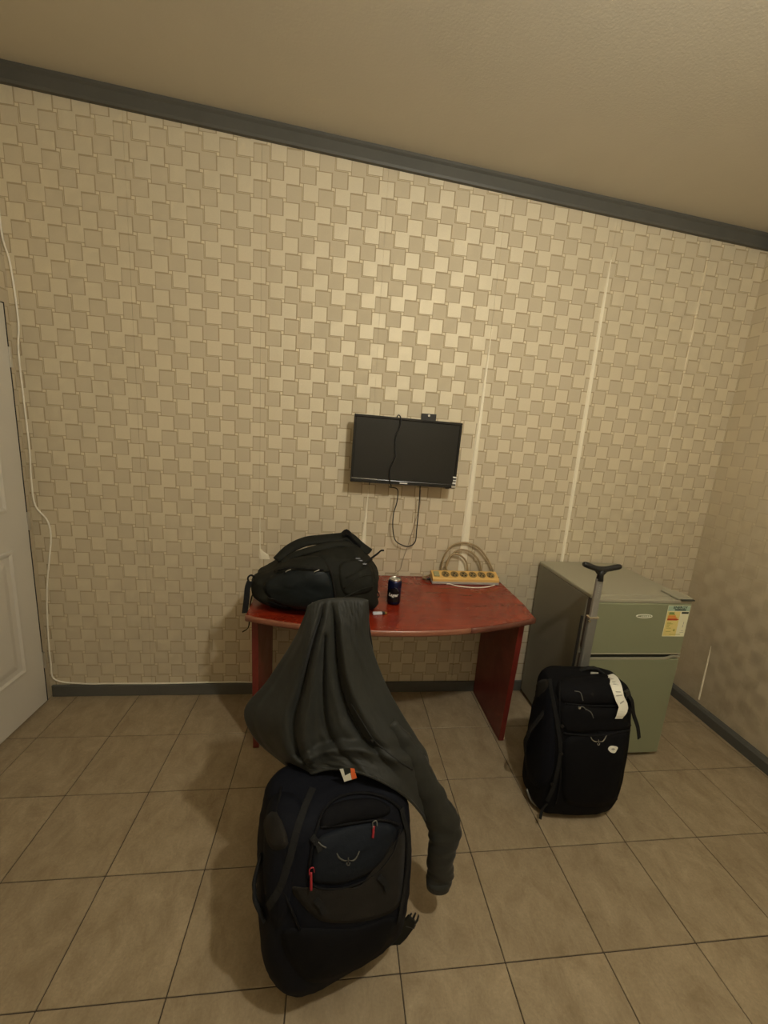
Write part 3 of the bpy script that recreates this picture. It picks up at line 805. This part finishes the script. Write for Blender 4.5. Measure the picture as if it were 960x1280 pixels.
# ------------------------------------------------------------------ helpers shared by the two wheeled bags
def xf(bm, c, yaw): bm.transform(Matrix.Translation(c) @ Matrix.Rotation(yaw, 4, 'Z')); return bm
def bird_logo(bvh, cu, cv_, su, mat, parent):
    """two raised wings, a small body and claws below"""
    L = empty_part = None
    bm = bmesh.new()
    for sgn in (-1, 1):
        p = [(cu + sgn*a*su, cv_ + b*su) for a, b in ((1.0, -.55), (.85, -.22), (.6, .0), (.32, .10), (.05, .05))]
        if sgn > 0: p = [(a, b - .18*su) if k < 2 else (a, b) for k, (a, b) in enumerate(p)]
        pts = surf_path(p, bvh, .0012, 10)
        add_tube(bm, pts, [.0006 + .0016*math.sin(PI*min(1, .15+k/11)) for k in range(11)], seg=5)
    for p in (((cu, cv_-.15*su), (cu+.02*su, cv_+.25*su)), ((cu-.12*su, cv_+.30*su), (cu-.10*su, cv_+.5*su), (cu+.1*su, cv_+.5*su), (cu+.14*su, cv_+.28*su))):
        add_tube(bm, surf_path(p, bvh, .0012, 5), .0013, seg=5)
    return obj('logo', bm, mat, parent, True)
def wheel(parent, c, axis, r=.035, wd=.028):
    bm = bmesh.new(); a = Vector(axis).normalized()
    add_tube(bm, [Vector(c)-a*wd/2, Vector(c)-a*wd*.38, Vector(c)+a*wd*.38, Vector(c)+a*wd/2], [r*.82, r, r, r*.82], seg=20)
    o = auto_smooth(obj('wheel', bm, M['black_plastic'], parent))
    obj('hub', tube([Vector(c)-a*wd*.56, Vector(c)+a*wd*.56], r*.4, seg=12), M['shaft_low'], o); return o

# ------------------------------------------------------------------ wheeled pack beside the fridge
RC = Vector((1.095, 1.395, 0)); RYAW = math.radians(-3)
rb = empty('wheeled_backpack', RC, 'black wheeled backpack with raised grey pull handle in front of the fridge', 'backpack', None)
bm = loft_body([(.012, 0, .12, .0, .06), (.022, 0, .155, .0, .085), (.06, 0, .176, -.002, .110), (.16, 0, .186, -.004, .121), (.30, 0, .188, -.002, .120), (.44, 0, .184, .004, .112),
                (.53, 0, .182, .010, .104), (.585, 0, .172, .016, .092), (.610, 0, .148, .020, .074), (.620, 0, .08, .022, .036)], e=4.2, rows=54)
xf(bm, RC, RYAW)
wrinkle(bm, .0045, 10, 1, (1, 1, .6)); wrinkle(bm, .0022, 26, 2)
rbvh = BVHTree.FromBMesh(bm)
obj('pack_body', bm, M['fabric'], rb, True)
pk = obj('front_pocket', patch([(706, 925), (703, 965), (705, 1000), (735, 1008), (765, 1003), (779, 985), (785, 950), (786, 915), (745, 917)], rbvh, .003, .012), M['fabric'], rb, True)
obj('front_flap', patch([(704, 880), (705, 912), (745, 914), (786, 909), (784, 888), (745, 884)], rbvh, .003, .008), M['fabric'], rb, True)
obj('top_pocket', patch([(700, 850), (700, 876), (745, 880), (782, 876), (772, 852), (735, 846)], rbvh, .003, .010), M['fabric'], rb, True)
obj('side_panel', patch([(672, 852), (660, 885), (656, 930), (660, 970), (678, 985), (692, 960), (693, 900), (690, 858)], rbvh, .002, .006), M['fabric_navy'], rb, True)
obj('corner_patch', patch([(674, 852), (668, 868), (672, 878), (684, 862), (686, 850)], rbvh, .004, .003, rings=3, sub=3), M['fabric_char'], rb, True)
for p in ([(700, 852), (699, 890), (701, 940), (699, 980), (694, 1003)], [(706, 879), (745, 882), (783, 882)], [(704, 916), (745, 919), (786, 912)]):
    obj('zipper', surf_tube(p, rbvh, .0038, .004, 26), M['zip'], rb, True)
obj('compression_strap', surf_ribbon([(688, 850), (697, 905), (700, 940), (692, 980), (684, 1000)], rbvh, .015, .0025, .006), M['webbing'], rb)
obj('strap_tail', ribbon([hit(rbvh, 683, 1004)[0] + Vector((0, -.006, .004)), onY(678, 1012, 1.29), onY(675, 1024, 1.275)], .013, .002, (1, .2, 0), n=10), M['webbing'], rb)
h1 = hit(rbvh, 777, 862)[0]
st = obj('hanging_strap', ribbon([h1, hit(rbvh, 783, 872)[0]+Vector((.012, -.012, 0)), onY(792, 893, 1.33), onY(797, 908, 1.33), onY(799, 923, 1.33)], .018, .003, (.9, .3, .2), n=18), M['webbing'], rb)
obj('strap_buckle', ribbon([h1 + Vector((.006, -.018, .008)), h1 + Vector((.014, -.020, -.022))], .026, .010, (.9, .3, 0)), M['black_plastic'], st)
# carry handles
def arc_handle(a, mid, b, r, mat, flat=.5, side=None, n=18): return tube([a, a.lerp(mid, .7) + (mid-a.lerp(b, .5))*.25, mid, b.lerp(mid, .7) + (mid-a.lerp(b, .5))*.25, b], r, n=n, seg=8, flat=flat, side=side)
a = onY(716, 842, 1.46); b = onY(756, 843, 1.43); tag_at = b; mid = a.lerp(b, .5) + Vector((0, -.01, .035))
obj('grab_handle', arc_handle(a, mid, b, .012, M['webbing'], .45, (0, 0, 1)), M['webbing'], rb, True)
obj('handle_patch', ribbon([mid + Vector((-.012, -.016, -.016)), mid + Vector((.024, -.016, -.018))], .014, .003, (0, .3, 1)), M['tag_grey'], rb)
a = hit(rbvh, 662, 888)[0]; b = hit(rbvh, 657, 945)[0]; mid = a.lerp(b, .5) + Vector((-.042, -.012, 0))
obj('side_handle', arc_handle(a, mid, b, .011, M['webbing'], .45, (1, 0, 0)), M['webbing'], rb, True)
# zip pulls
for (p, q, r_) in (((723, 883), (727, 882), (731, 886)), ((731, 885), (737, 889), (740, 896))):
    o = obj('zip_pull', surf_tube([p, q, r_], rbvh, .0020, .010, 8), M['pull'], rb, True)
hp = hit(rbvh, 722.5, 883)
obj('zip_slider', tube([hp[0] + hp[1]*.006, hp[0] + hp[1]*.014], .0045, seg=8), M['silver'], rb)
obj('zip_pull', surf_tube([(717, 864), (724, 866), (727, 875)], rbvh, .0018, .012, 8), M['pull'], rb, True)
for q in ((738.5, 867.5), (702, 906), (701, 940), (690, 978)):
    hp = hit(rbvh, *q); obj('strap_keeper', tube([hp[0] + hp[1]*.006, hp[0] + hp[1]*.013], .008, seg=4), M['fabric_char'], rb)
bird_logo(BVHTree.FromBMesh((lambda b_: (b_.from_mesh(pk.data), b_.transform(Matrix.Translation(RC)), b_)[2])(bmesh.new())), 748, 926, 10, M['logo'], rb)
pkb = bmesh.new(); pkb.from_mesh(pk.data); pkb.transform(Matrix.Translation(RC)); pkbvh = BVHTree.FromBMesh(pkb)
stk = obj('round_sticker', patch([(760, 936), (763, 932.5), (768, 932.5), (772, 934), (770.5, 938), (768, 941), (763, 940)], pkbvh, .0015, .0005, rings=3, sub=3, skirt=.002), M['tag'], rb)
obj('sticker_print', patch([(763.5, 936), (766, 934.8), (768.5, 936), (766, 937.6)], pkbvh, .0025, 0, rings=2, sub=2, skirt=.0005), M['tag_grey'], stk)
# airline tag looped on the grab handle
tgp = [(761, 846, .022), (764, 853, .026), (767, 862, .024), (770, 871, .022), (774, 881, .024), (771, 890, .024), (769, 896, .020)]
bm = bmesh.new(); L = []; pts = []
for (u, v, o_) in tgp:
    l, nn = hit(rbvh, u, v); pts.append(l + Vector((0, -1, .35)).normalized() * o_)
pts.insert(0, tag_at + Vector((.0, -.020, .010)))
obj('luggage_tag', add_ribbon(bm, pts, .042, .0012, (1, .15, .3), n=22), M['tag'], rb)
lt = [o for o in rb.children if o.name.startswith('luggage_tag')][0]; lt['label'] = 'creased white paper luggage tag'
cp = catmull(pts, 40)
for k in (4, 6, 9, 11, 17, 20, 25):
    p = cp[k] + Vector((0, -.0016, .0008)); obj('tag_print', ribbon([p, p + (cp[k+1]-cp[k])*.8], .020 if k % 2 else .026, .0006, (1, .15, .25)), M['tag_grey'], lt)
# pull handle
hx, hy = 1.158, 1.512
hz = .57
th = empty_handle = obj('pull_handle', (lambda b_: (add_box(b_, hx-.022, hx+.020, hy-.010, hy+.010, hz-.02, .845, bev=.006), b_)[1])(bmesh.new()), M['shaft_low'], rb)
obj('upper_shaft', box(hx-.016, hx+.016, hy-.008, hy+.008, .842, 1.022, bev=.005), M['shaft'], th)
obj('shaft_clamp', box(hx-.025, hx+.023, hy-.013, hy+.012, .836, .846, bev=.003), M['chrome'], th)
obj('clamp_screw', tube([(hx-.020, hy-.014, .826), (hx-.020, hy-.010, .826)], .006, seg=10), M['chrome'], th)
obj('rear_strut', tube([(hx-.05, hy+.004, .57), (hx-.048, hy+.004, .845)], .006, seg=8), M['black_plastic'], th)
for k in range(6): obj('shaft_mark', box(hx-.003, hx+.003, hy-.0087, hy-.0078, .935+k*.011, .941+k*.011), M['tag_grey'], th)
bm = bmesh.new()
add_tube(bm, [(hx, hy, 1.012), (hx, hy, 1.04), (hx, hy, 1.062)], [.016, .013, .015], seg=10)
add_tube(bm, [(hx-.088, hy, 1.084), (hx-.075, hy, 1.082), (hx-.03, hy, 1.067), (hx, hy, 1.062), (hx+.03, hy, 1.066), (hx+.075, hy, 1.076), (hx+.088, hy, 1.078)], [.009, .0125, .0125, .0145, .0125, .0125, .009], seg=10, n=20)
add_tube(bm, [(hx-.03, hy, 1.066), (hx-.004, hy, 1.035)], .007, seg=8); add_tube(bm, [(hx+.03, hy, 1.066), (hx+.004, hy, 1.035)], .007, seg=8)
obj('grip', bm, M['black_plastic'], th, True)
for sx in (-.13, .13): wheel(rb, (RC.x+sx, RC.y+.100, .0355), (1, 0, 0))
obj('skid_rail', tube([hit(rbvh, 659, 985)[0]+Vector((-.004, -.004, 0)), onY(664, 1000, 1.38), onY(672, 1007, 1.35), onY(680, 1008, 1.33)], .006, seg=8, n=12), M['shaft_low'], rb, True)

# ------------------------------------------------------------------ wheeled pack in the middle of the floor
FC = Vector((.046, .956, 0)); FYAW = math.radians(17)
fb = empty('wheeled_backpack', FC, 'navy and charcoal wheeled backpack with red zip pulls standing under a draped jacket', 'backpack', None)
bm = loft_body([(.012, 0, .10, .0, .06), (.024, 0, .135, .0, .090), (.07, 0, .175, -.002, .124), (.17, 0, .208, -.006, .150), (.30, 0, .216, -.004, .150), (.42, 0, .212, .004, .142),
                (.51, 0, .196, .012, .126), (.560, 0, .183, .020, .112), (.587, 0, .155, .026, .090), (.598, 0, .08, .030, .045)], e=4.0, rows=60)
xf(bm, FC, FYAW)
wrinkle(bm, .0060, 9, 4, (1, 1, .6)); wrinkle(bm, .0028, 26, 5)
fbvh = BVHTree.FromBMesh(bm)
obj('pack_body', bm, M['fabric_navy'], fb, True)
#FBAG
obj('lower_panel', patch([(365, 1109), (397, 1112), (435, 1110), (470, 1094), (492, 1068), (505, 1036), (504, 1090), (499, 1131), (460, 1150), (408, 1152), (383, 1136)], fbvh, .002, .004), M['fabric_char'], fb, True)
op = obj('oval_pocket', patch([(400, 1046), (431, 1034), (470, 1028), (494, 1035), (487, 1061), (466, 1087), (431, 1102), (404, 1103), (390, 1098), (391, 1072)], fbvh, .004, .012), M['fabric_navy2'], fb, True)
obj('top_pocket', patch([(402, 1036), (404, 1014), (430, 1001), (466, 998), (486, 1008), (480, 1020), (430, 1029)], fbvh, .003, .008), M['fabric'], fb, True)
obj('base_panel', patch([(352, 1165), (385, 1160), (440, 1160), (495, 1146), (490, 1175), (455, 1205), (395, 1228), (365, 1205)], fbvh, .002, .008), M['fabric'], fb, True)
sp_ = obj('side_pocket', patch([(336, 1005), (330, 1060), (332, 1120), (345, 1160), (362, 1130), (370, 1060), (378, 1005), (355, 990)], fbvh, .002, .006), M['fabric_navy'], fb, True)
obj('corner_patch', patch([(334, 1024), (348, 1016), (362, 1052), (345, 1060), (336, 1045)], fbvh, .009, .002, rings=3, sub=3), M['fabric_char'], sp_, True)
for p, r_ in (([(386, 1085), (393, 1045), (404, 1014), (427, 996), (459, 992), (487, 1000), (503, 1020), (507, 1060), (503, 1115)], .0042), ([(386, 1098), (398, 1108), (431, 1108), (466, 1092), (489, 1066), (499, 1036)], .003), ([(400, 1034), (430, 1030), (475, 1024), (498, 1030)], .003), ([(352, 985), (345, 1040), (352, 1100), (375, 1160)], .003)):
    obj('zipper', surf_tube(p, fbvh, r_, .004, 30), M['zip'], fb, True)
obj('compression_strap', surf_ribbon([(391, 988), (374, 1030), (362, 1075), (352, 1105), (338, 1130)], fbvh, .018, .003, .009), M['webbing'], fb)
obj('compression_strap', surf_ribbon([(500, 1010), (509, 1055), (505, 1100), (497, 1150)], fbvh, .015, .003, .006), M['webbing'], fb)
for q in ((395, 1052), (400, 1128), (478, 1100)):
    hp = hit(fbvh, *q); obj('lash_loop', surf_ribbon([(q[0]-6, q[1]-8), (q[0]+1, q[1]), (q[0]+4, q[1]+9)], fbvh, .014, .004, .010, 8), M['webbing'], fb)
a = hit(fbvh, 327, 1066)[0]; b = hit(fbvh, 331, 1150)[0]; mid = a.lerp(b, .5) + Vector((-.020, -.010, 0))
obj('side_handle', arc_handle(a, mid, b, .012, M['webbing'], .45, (1, 0, 0)), M['webbing'], fb, True)
obb = bmesh.new(); obb.from_mesh(op.data); obb.transform(Matrix.Translation(FC)); opbvh = BVHTree.FromBMesh(obb)
bird_logo(opbvh, 435, 1074, 14, M['logo_dim'], fb)
for (p, q) in (((388.5, 1084), (388.5, 1106)), ((465, 1029), (463, 1043))):
    zp = obj('zip_pull', surf_tube([p, ((p[0]+q[0])/2, (p[1]+q[1])/2), q], fbvh, .0036, .016, 8, flat=.6), M['red'], fb, True); zp['label'] = 'red zip pull'
    u, v = p
    obj('pull_loop', surf_tube([(u-2, v+3), (u-1.5, v-4), (u+3, v-6), (u+4, v)], fbvh, .0014, .016, 10), M['pull'] if u > 400 else M['red'], zp, True)
obj('zip_pull', surf_tube([(396, 1050), (401, 1054), (406, 1056)], fbvh, .0016, .013, 6), M['pull'], fb, True)
# loose strap with a prong buckle lying out to the side
h1 = hit(fbvh, 492, 1180)[0]
def slab(pxs, Y, th):
    bm = bmesh.new(); A_ = [bm.verts.new(onY(u, v, Y)) for u, v in pxs]; B_ = [bm.verts.new(v.co + Vector((0, th, 0))) for v in A_]
    n = len(A_); bm.faces.new(A_); bm.faces.new(B_[::-1])
    for q in range(n): bm.faces.new((A_[q], A_[(q+1) % n], B_[(q+1) % n], B_[q]))
    return bm
st = obj('hip_strap', slab([(486, 1186), (494, 1168), (503, 1155), (511, 1146), (519, 1153), (516, 1162), (508, 1173), (497, 1184)], .935, .007), M['fabric_green'], fb)
b0 = onY(513, 1156, .94); e1 = (onY(517, 1147, .945) - b0); sd_ = onY(519, 1155, .94) - onY(508, 1151, .94)
bk_ = obj('buckle', ribbon([b0 - e1*.25, b0 + e1*.35], .030, .009, sd_), M['black_plastic'], st)
bm = bmesh.new()
for k, L_ in ((-1, 1.15), (0, 1.35), (1, 1.2)):
    q = b0 + e1*.3 + sd_*.38*k; add_tube(bm, [q, q + e1*.5*L_ + sd_*.10*k, q + e1*L_], [.0035, .0035, .0025], seg=6)
for c in bm.verts: pass
obj('buckle_prongs', bm, M['black_plastic'], st)
# pull handle under the jacket
gx, gy = .025, 1.098
e2 = Vector((-math.sin(FYAW), math.cos(FYAW), 0))
th = obj('pull_handle', box(gx-.018, gx+.018, gy-.009, gy+.009, .50, .86, bev=.005), M['shaft_low'], fb)
obj('upper_shaft', box(gx-.014, gx+.014, gy-.007, gy+.007, .858, 1.05, bev=.004), M['shaft'], th)
obj('grip', tube([(gx-.078, gy, 1.068), (gx-.03, gy, 1.060), (gx, gy, 1.056), (gx+.03, gy, 1.060), (gx+.078, gy, 1.070)], [.010, .012, .013, .012, .010], seg=10, n=14), M['black_plastic'], th, True)
R19 = Matrix.Rotation(FYAW, 3, 'Z')
for sx in (-.14, .14): wheel(fb, FC + R19 @ Vector((sx, .118, 0)) + Vector((0, 0, .0355)), R19 @ Vector((1, 0, 0)))

# ------------------------------------------------------------------ jacket thrown over that pull handle
jk = empty('rain_jacket', (gx, gy - .05, .58), 'dark charcoal rain jacket draped over the pull handle of the middle backpack', 'jacket')
rows = [
 [(372, 905, 1.20), (385, 900, 1.21), (400, 900, 1.22), (415, 900, 1.22), (430, 898, 1.22), (445, 896, 1.22), (460, 894, 1.21), (476, 890, 1.20)],
 [(368, 835, 1.17), (382, 830, 1.18), (398, 826, 1.18), (412, 824, 1.18), (428, 822, 1.18), (442, 822, 1.18), (455, 822, 1.17), (468, 824, 1.16)],
 [(381, 775, 1.135), (392, 770, 1.145), (403, 768, 1.145), (417, 766, 1.145), (430, 765, 1.145), (443, 765, 1.145), (452, 766, 1.14), (460, 768, 1.135)],
 [(385, 757.5, 1.10), (394, 752.5, 1.10), (405, 749.5, 1.10), (418, 748, 1.10), (430, 747.5, 1.10), (442, 747.5, 1.10), (452, 748.5, 1.10), (460, 750.5, 1.10)],
 [(379, 774, 1.10), (389, 772, 1.075), (402, 772, 1.07), (416, 772, 1.07), (430, 771, 1.07), (443, 770, 1.07), (453, 769, 1.072), (461, 768, 1.095)],
 [(366, 802, 1.12), (380, 803, 1.06), (393, 804, 1.045), (410, 804, 1.05), (426, 803, 1.05), (440, 802, 1.05), (452, 801, 1.055), (462, 799, 1.085)],
 [(334, 851, 1.14), (356, 854, 1.085), (382, 857, 1.02), (402, 858, 1.035), (424, 858, 1.025), (446, 857, 1.025), (465, 853, 1.04), (479, 848, 1.07)],
 [(306, 887, 1.14), (335, 896, 1.08), (371, 906, 1.0), (396, 909, 1.015), (425, 906, 1.0), (455, 903, .995), (480, 897, 1.01), (500, 888, 1.05)],
 [(318, 922, 1.12), (342, 933, 1.06), (375, 942, .985), (400, 940, .995), (430, 937, .975), (462, 936, .965), (493, 932, .98), (521, 922, 1.03)],
 [(350, 951, 1.09), (365, 957, 1.04), (384, 958, .985), (405, 953, .985), (434, 951, .965), (466, 955, .95), (500, 962, .955), (536, 952, 1.01)],
 [(372, 967, 1.07), (380, 969, 1.02), (392, 966, .98), (412, 961, .975), (438, 963, .95), (470, 973, .93), (508, 996, .935), (536, 1028, .985)],
]
NR, NCc = 120, 90
grid = []
crows = [catmull([onY(*p) for p in r], NCc) for r in rows]
cols = [catmull([crows[i][j] for i in range(len(rows))], NR) for j in range(NCc + 1)]
bm = bmesh.new(); V = [[None]*(NCc+1) for _ in range(NR+1)]
for j in range(NCc+1):
    for i in range(NR+1):
        p = cols[j][i].copy()
        t_ = i/NR; s_ = j/NCc
        fr_ = max(0.0, (t_-.32)/.68)
        edge = min(1.0, 6*s_, 6*(1-s_))
        # folds fan out from the grip; one deep crease hangs from its left end
        def crease(c, w_): return math.exp(-abs((s_ - c) / w_) ** 1.25)
        mid_ = math.sin(PI*min(1, fr_*1.08))
        dsp = -.058 * crease(.285 - .02*math.sin(4*fr_), .024) * mid_
        dsp += .016 * crease(.225 - .02*fr_, .045) * mid_ + .015 * crease(.345, .035) * mid_
        dsp -= .048 * crease(.38 + .50*fr_, .028) * mid_
        dsp += .016 * crease(.46 + .50*fr_, .05) * mid_
        if fr_ > .22: dsp -= .030 * crease(.30 + .34*fr_, .020) * mid_
        dsp += .010 * crease(.11 - .04*fr_, .05) * min(1, 2*fr_) - .010 * crease(.06, .03) * min(1, 2*fr_)
        hl = .80 - .10*math.sin(PI*min(1, max(0, (s_-.25)/.6)))
        a5 = (fr_ - hl) / .035
        if s_ > .24: dsp += .016 * math.exp(-abs(a5)**1.3) * edge; dsp -= .010 * math.exp(-((fr_ - hl + .07)/.03)**2) * edge
        q = Vector((s_*6 - fr_*2.8, fr_*3.0, 1.7))
        rid = 1 - abs(noise.noise(q))*2.4
        dsp += .007 * rid * min(1, fr_*1.3) * edge + .004*noise.noise(q*3.1)*edge*min(1, .2+fr_) + .0022*noise.noise(q*8)*edge
        if t_ < .30: dsp = .010*math.sin(s_*26 + t_*9) * (.3 - t_)/.3 * -1
        d = (CAM - p).normalized()
        p += d * dsp * (.25 if abs(t_-.30) < .04 else 1)
        l, nn, _, _ = fbvh.find_nearest(p)
        if (p - l).dot(nn) < .010: p = l + nn * .010
        V[i][j] = bm.verts.new(p)
for i in range(NR):
    for j in range(NCc): bm.faces.new((V[i][j], V[i][j+1], V[i+1][j+1], V[i+1][j]))
bodyj = obj('jacket_body', bm, M['jacket'], jk, True)
so = bodyj.modifiers.new('thickness', 'SOLIDIFY'); so.thickness = .003; so.offset = 0
hem = []
for j in range(0, NCc+1, 2): hem.append(V[NR][j].co.copy() if False else None)
me = bodyj.data
hemp = [me.vertices[j*(NR+1) + NR].co + Vector((gx, gy-.05, .58)) for j in range(0, NCc+1, 2)]
obj('hem', tube(hemp, .0042, seg=6, side=(0, -1, .3)), M['jacket'], jk, True)
# sleeve hanging down on the desk's open side, folded at the elbow
path = [onY(486, 905, 1.015), onY(505, 935, 1.0), onY(522, 965, .995), onY(538, 998, .99), onY(555, 1030, .985), onY(556, 1048, .98), onY(551, 1070, .98), onY(550, 1090, .985), onY(548, 1105, .985)]
bm = bmesh.new()
add_tube(bm, path, [.022, .036, .044, .047, .050, .047, .041, .042, .036], seg=28, flat=.62, n=70, side=(.15, 1, .1))
bm.normal_update()
mv = []
for v in bm.verts:
    q = v.co; wv = noise.noise(Vector((q.x*16, q.y*16, q.z*26))) + .6*(1-2.2*abs(noise.noise(Vector((q.x*14+5, q.y*10, q.z*34)))))
    mv.append(v.normal * wv * .0055)
for v, q in zip(bm.verts, mv): v.co += q
sl = obj('sleeve', bm, M['jacket'], jk, True)
cuffc = [onY(548, 1098, .985), onY(547.5, 1109, .985)]
obj('cuff', tube(cuffc, [.040, .037], seg=24, flat=.64, side=(.15, 1, .1)), M['jacket'], sl, True)
# zip line and hem label
jb = bmesh.new(); jb.from_mesh(bodyj.data); jb.transform(Matrix.Translation((gx, gy-.05, .58))); jbvh = BVHTree.FromBMesh(jb)
obj('jacket_zip', surf_tube([(440, 880), (455, 905), (468, 925), (490, 945), (515, 962)], jbvh, .0028, .001, 24), M['jacket_in'], jk, True)
hp = hit(jbvh, 466, 924)
obj('zip_slider', tube([hp[0]+hp[1]*.002, hp[0]+hp[1]*.009], .005, seg=8), M['fabric_char'], jk)
lbc = min((hit(fbvh, 434, 971)[0].y, hit(jbvh, 434, 958)[0].y, hit(jbvh, 440, 961)[0].y, hit(jbvh, 428, 961)[0].y)) - .010
def quad(pxs, Y, name, mat, parent, th=.0012):
    bm = bmesh.new(); A_ = [bm.verts.new(onY(u, v, Y)) for u, v in pxs]; B_ = [bm.verts.new(v.co + Vector((0, th, 0))) for v in A_]
    n = len(A_); bm.faces.new(A_); bm.faces.new(B_[::-1])
    for i in range(n): bm.faces.new((A_[i], A_[(i+1) % n], B_[(i+1) % n], B_[i]))
    return obj(name, bm, mat, parent)
lb = quad([(424.5, 960), (443, 960), (446, 973), (430.5, 977.5)], lbc, 'hem_label', M['ink'], jk); lb['label'] = 'orange and white woven label'
quad([(424.5, 961.5), (429, 961), (433, 976.5), (430.5, 977.5)], lbc-.0008, 'label_weave', M['tag'], lb)
quad([(431, 970), (438, 966.5), (439.5, 974.5), (433, 976.5)], lbc-.0010, 'label_weave', M['tag'], lb)
quad([(438, 960.5), (443, 961), (446, 972.5), (439.5, 974.5)], lbc-.0009, 'label_weave', M['orange'], lb)

# ------------------------------------------------------------------ soft travel bag on the desk
BC = Vector((-.06, 1.80, DZ))
tb = empty('travel_bag', BC, 'slumped black soft travel bag lying on the red desk', 'bag')
z0 = DZ + .0035
def sec(x, cy_, hy, zb, zt): return (x, cy_, hy, (z0 + zb + z0 + zt)/2, (zt - zb)/2)
bm = loft_body([sec(-.350, 1.80, .045, .075, .110), sec(-.342, 1.80, .085, .048, .128), sec(-.310, 1.80, .125, .022, .152), sec(-.24, 1.80, .152, .003, .190), sec(-.12, 1.79, .172, 0, .238), sec(0, 1.79, .176, 0, .272),
                sec(.09, 1.79, .174, 0, .272), sec(.155, 1.79, .165, 0, .235), sec(.195, 1.79, .148, .004, .195), sec(.215, 1.79, .110, .025, .160), sec(.220, 1.79, .06, .05, .12)], axis='x', e=2.9, rows=64, n=60)
wrinkle(bm, .0095, 9, 8, (1.0, 1, 1.6), zmin=z0); wrinkle(bm, .004, 24, 3, (.8, 1, 1.5), zmin=z0)
tbvh = BVHTree.FromBMesh(bm)
obj('bag_body', bm, M['fabric_green'], tb, True)
fp = obj('front_pocket', patch([(330, 733), (344, 718), (372, 708), (402, 708), (414, 724), (418, 746), (414, 763), (385, 766), (355, 758), (338, 748)], tbvh, .003, .016), M['fabric_teal'], tb, True)
obj('pocket_flap', patch([(345, 716), (352, 703), (378, 697), (402, 698), (412, 712), (405, 716), (375, 715)], tbvh, .006, .014), M['fabric_green'], tb, True)
obj('base_band', patch([(336, 752), (360, 757), (400, 759), (414, 765), (395, 773), (360, 767), (342, 760)], tbvh, .002, .003, rings=4), M['fabric'], tb, True)
obj('end_panel', patch([(424, 708), (440, 700), (458, 700), (466, 715), (466, 735), (455, 742), (430, 742)], tbvh, .001, .003), M['fabric_green'], tb, True)
for p in ([(400, 702), (410, 708), (416, 725), (419, 748), (419, 766)], [(336, 747), (370, 752), (417, 753)]):
    obj('piping', surf_tube(p, tbvh, .0038, .006, 24), M['fabric_char'], tb, True)
obj('zipper', surf_tube([(350, 715), (372, 712), (404, 713)], tbvh, .0035, .016, 18), M['zip'], tb, True)
for p in ([(430, 735), (448, 722), (464, 718)], [(428, 748), (448, 738), (466, 732)], [(432, 722), (450, 712), (464, 700)]):
    obj('fabric_fold', surf_tube(p, tbvh, .006, .002, 12, flat=.6), M['fabric_green'], tb, True)
for q in ((363, 716), (396, 714)):
    obj('zip_slider', surf_tube([(q[0]-3, q[1]+1.5), q, (q[0]+3, q[1]-1)], tbvh, .0022, .022, 4), M['silver'], tb, True)
# padded shoulder straps folded over the top
def strap(pp, w_, name='shoulder_strap', mat='fabric_green'): return obj(name, tube([onY(*p) for p in pp], w_, seg=12, flat=.42, n=40, side=(0, -.5, .87)), M[mat], tb, True)
strap([(345, 700, 1.78), (362, 686, 1.82), (382, 677, 1.84), (405, 674, 1.85), (425, 672, 1.86), (436, 671, 1.86), (450, 683, 1.85), (462, 690, 1.82)], [.020, .028, .030, .030, .030, .030, .030, .022])
strap([(352, 704, 1.74), (368, 694, 1.75), (390, 687, 1.76), (412, 682, 1.78), (432, 680, 1.80), (448, 688, 1.80)], [.014, .018, .020, .020, .020, .016])
bm = ribbon([onY(428, 668.5, 1.86), onY(434, 665.5, 1.86), onY(443, 674, 1.86), onY(452, 682, 1.85)], .06, .006, (0, 1, .2), n=10); obj('strap_pad', bm, M['fabric'], tb)
for u, v in ((454, 686), (463, 689), (466, 694)):
    hp = hit(tbvh, u, v); obj('strap_buckle', tube([hp[0]-Vector((.010, 0, 0)), hp[0]+Vector((.010, 0, 0))], .009, seg=8, flat=.6), M['black_plastic'], tb)
obj('strap_tail', ribbon([hit(tbvh, 466, 697)[0], onY(472, 692, 1.74), onY(476, 688.5, 1.74), onY(480, 688, 1.74)], .010, .003, (0, 1, .3), n=12), M['webbing'], tb)
obj('strap_tail', ribbon([hit(tbvh, 468, 722)[0], onY(472, 728, 1.76), onY(472, 738, 1.76), onY(474, 745, 1.765), onY(468, 749, 1.765)], .007, .003, (0, 1, .2), n=14), M['webbing'], tb)
# buckle strap hanging over the end of the desk
lp_ = [onY(319, 722, 1.74), onY(314, 719, 1.72), onY(310, 722, 1.71), onY(311, 727, 1.71), onY(316, 728, 1.72)]
rg = obj('strap_loop', tube(lp_, .0042, seg=8, n=16), M['webbing'], tb, True)
obj('hanging_strap', ribbon([onY(312, 727, 1.71), onY(309.5, 735, 1.70), onY(308, 750, 1.69), onY(306, 766, 1.69)], .024, .006, (1, .5, 0), n=14), M['webbing'], rg)
obj('strap_tail', ribbon([onY(321, 735, 1.76), onY(315, 745, 1.78), onY(312.5, 760, 1.79), onY(312, 775, 1.79), onY(310, 785, 1.79), onY(303, 790, 1.78)], .010, .003, (.2, 1, 0), n=20), M['webbing'], rg)
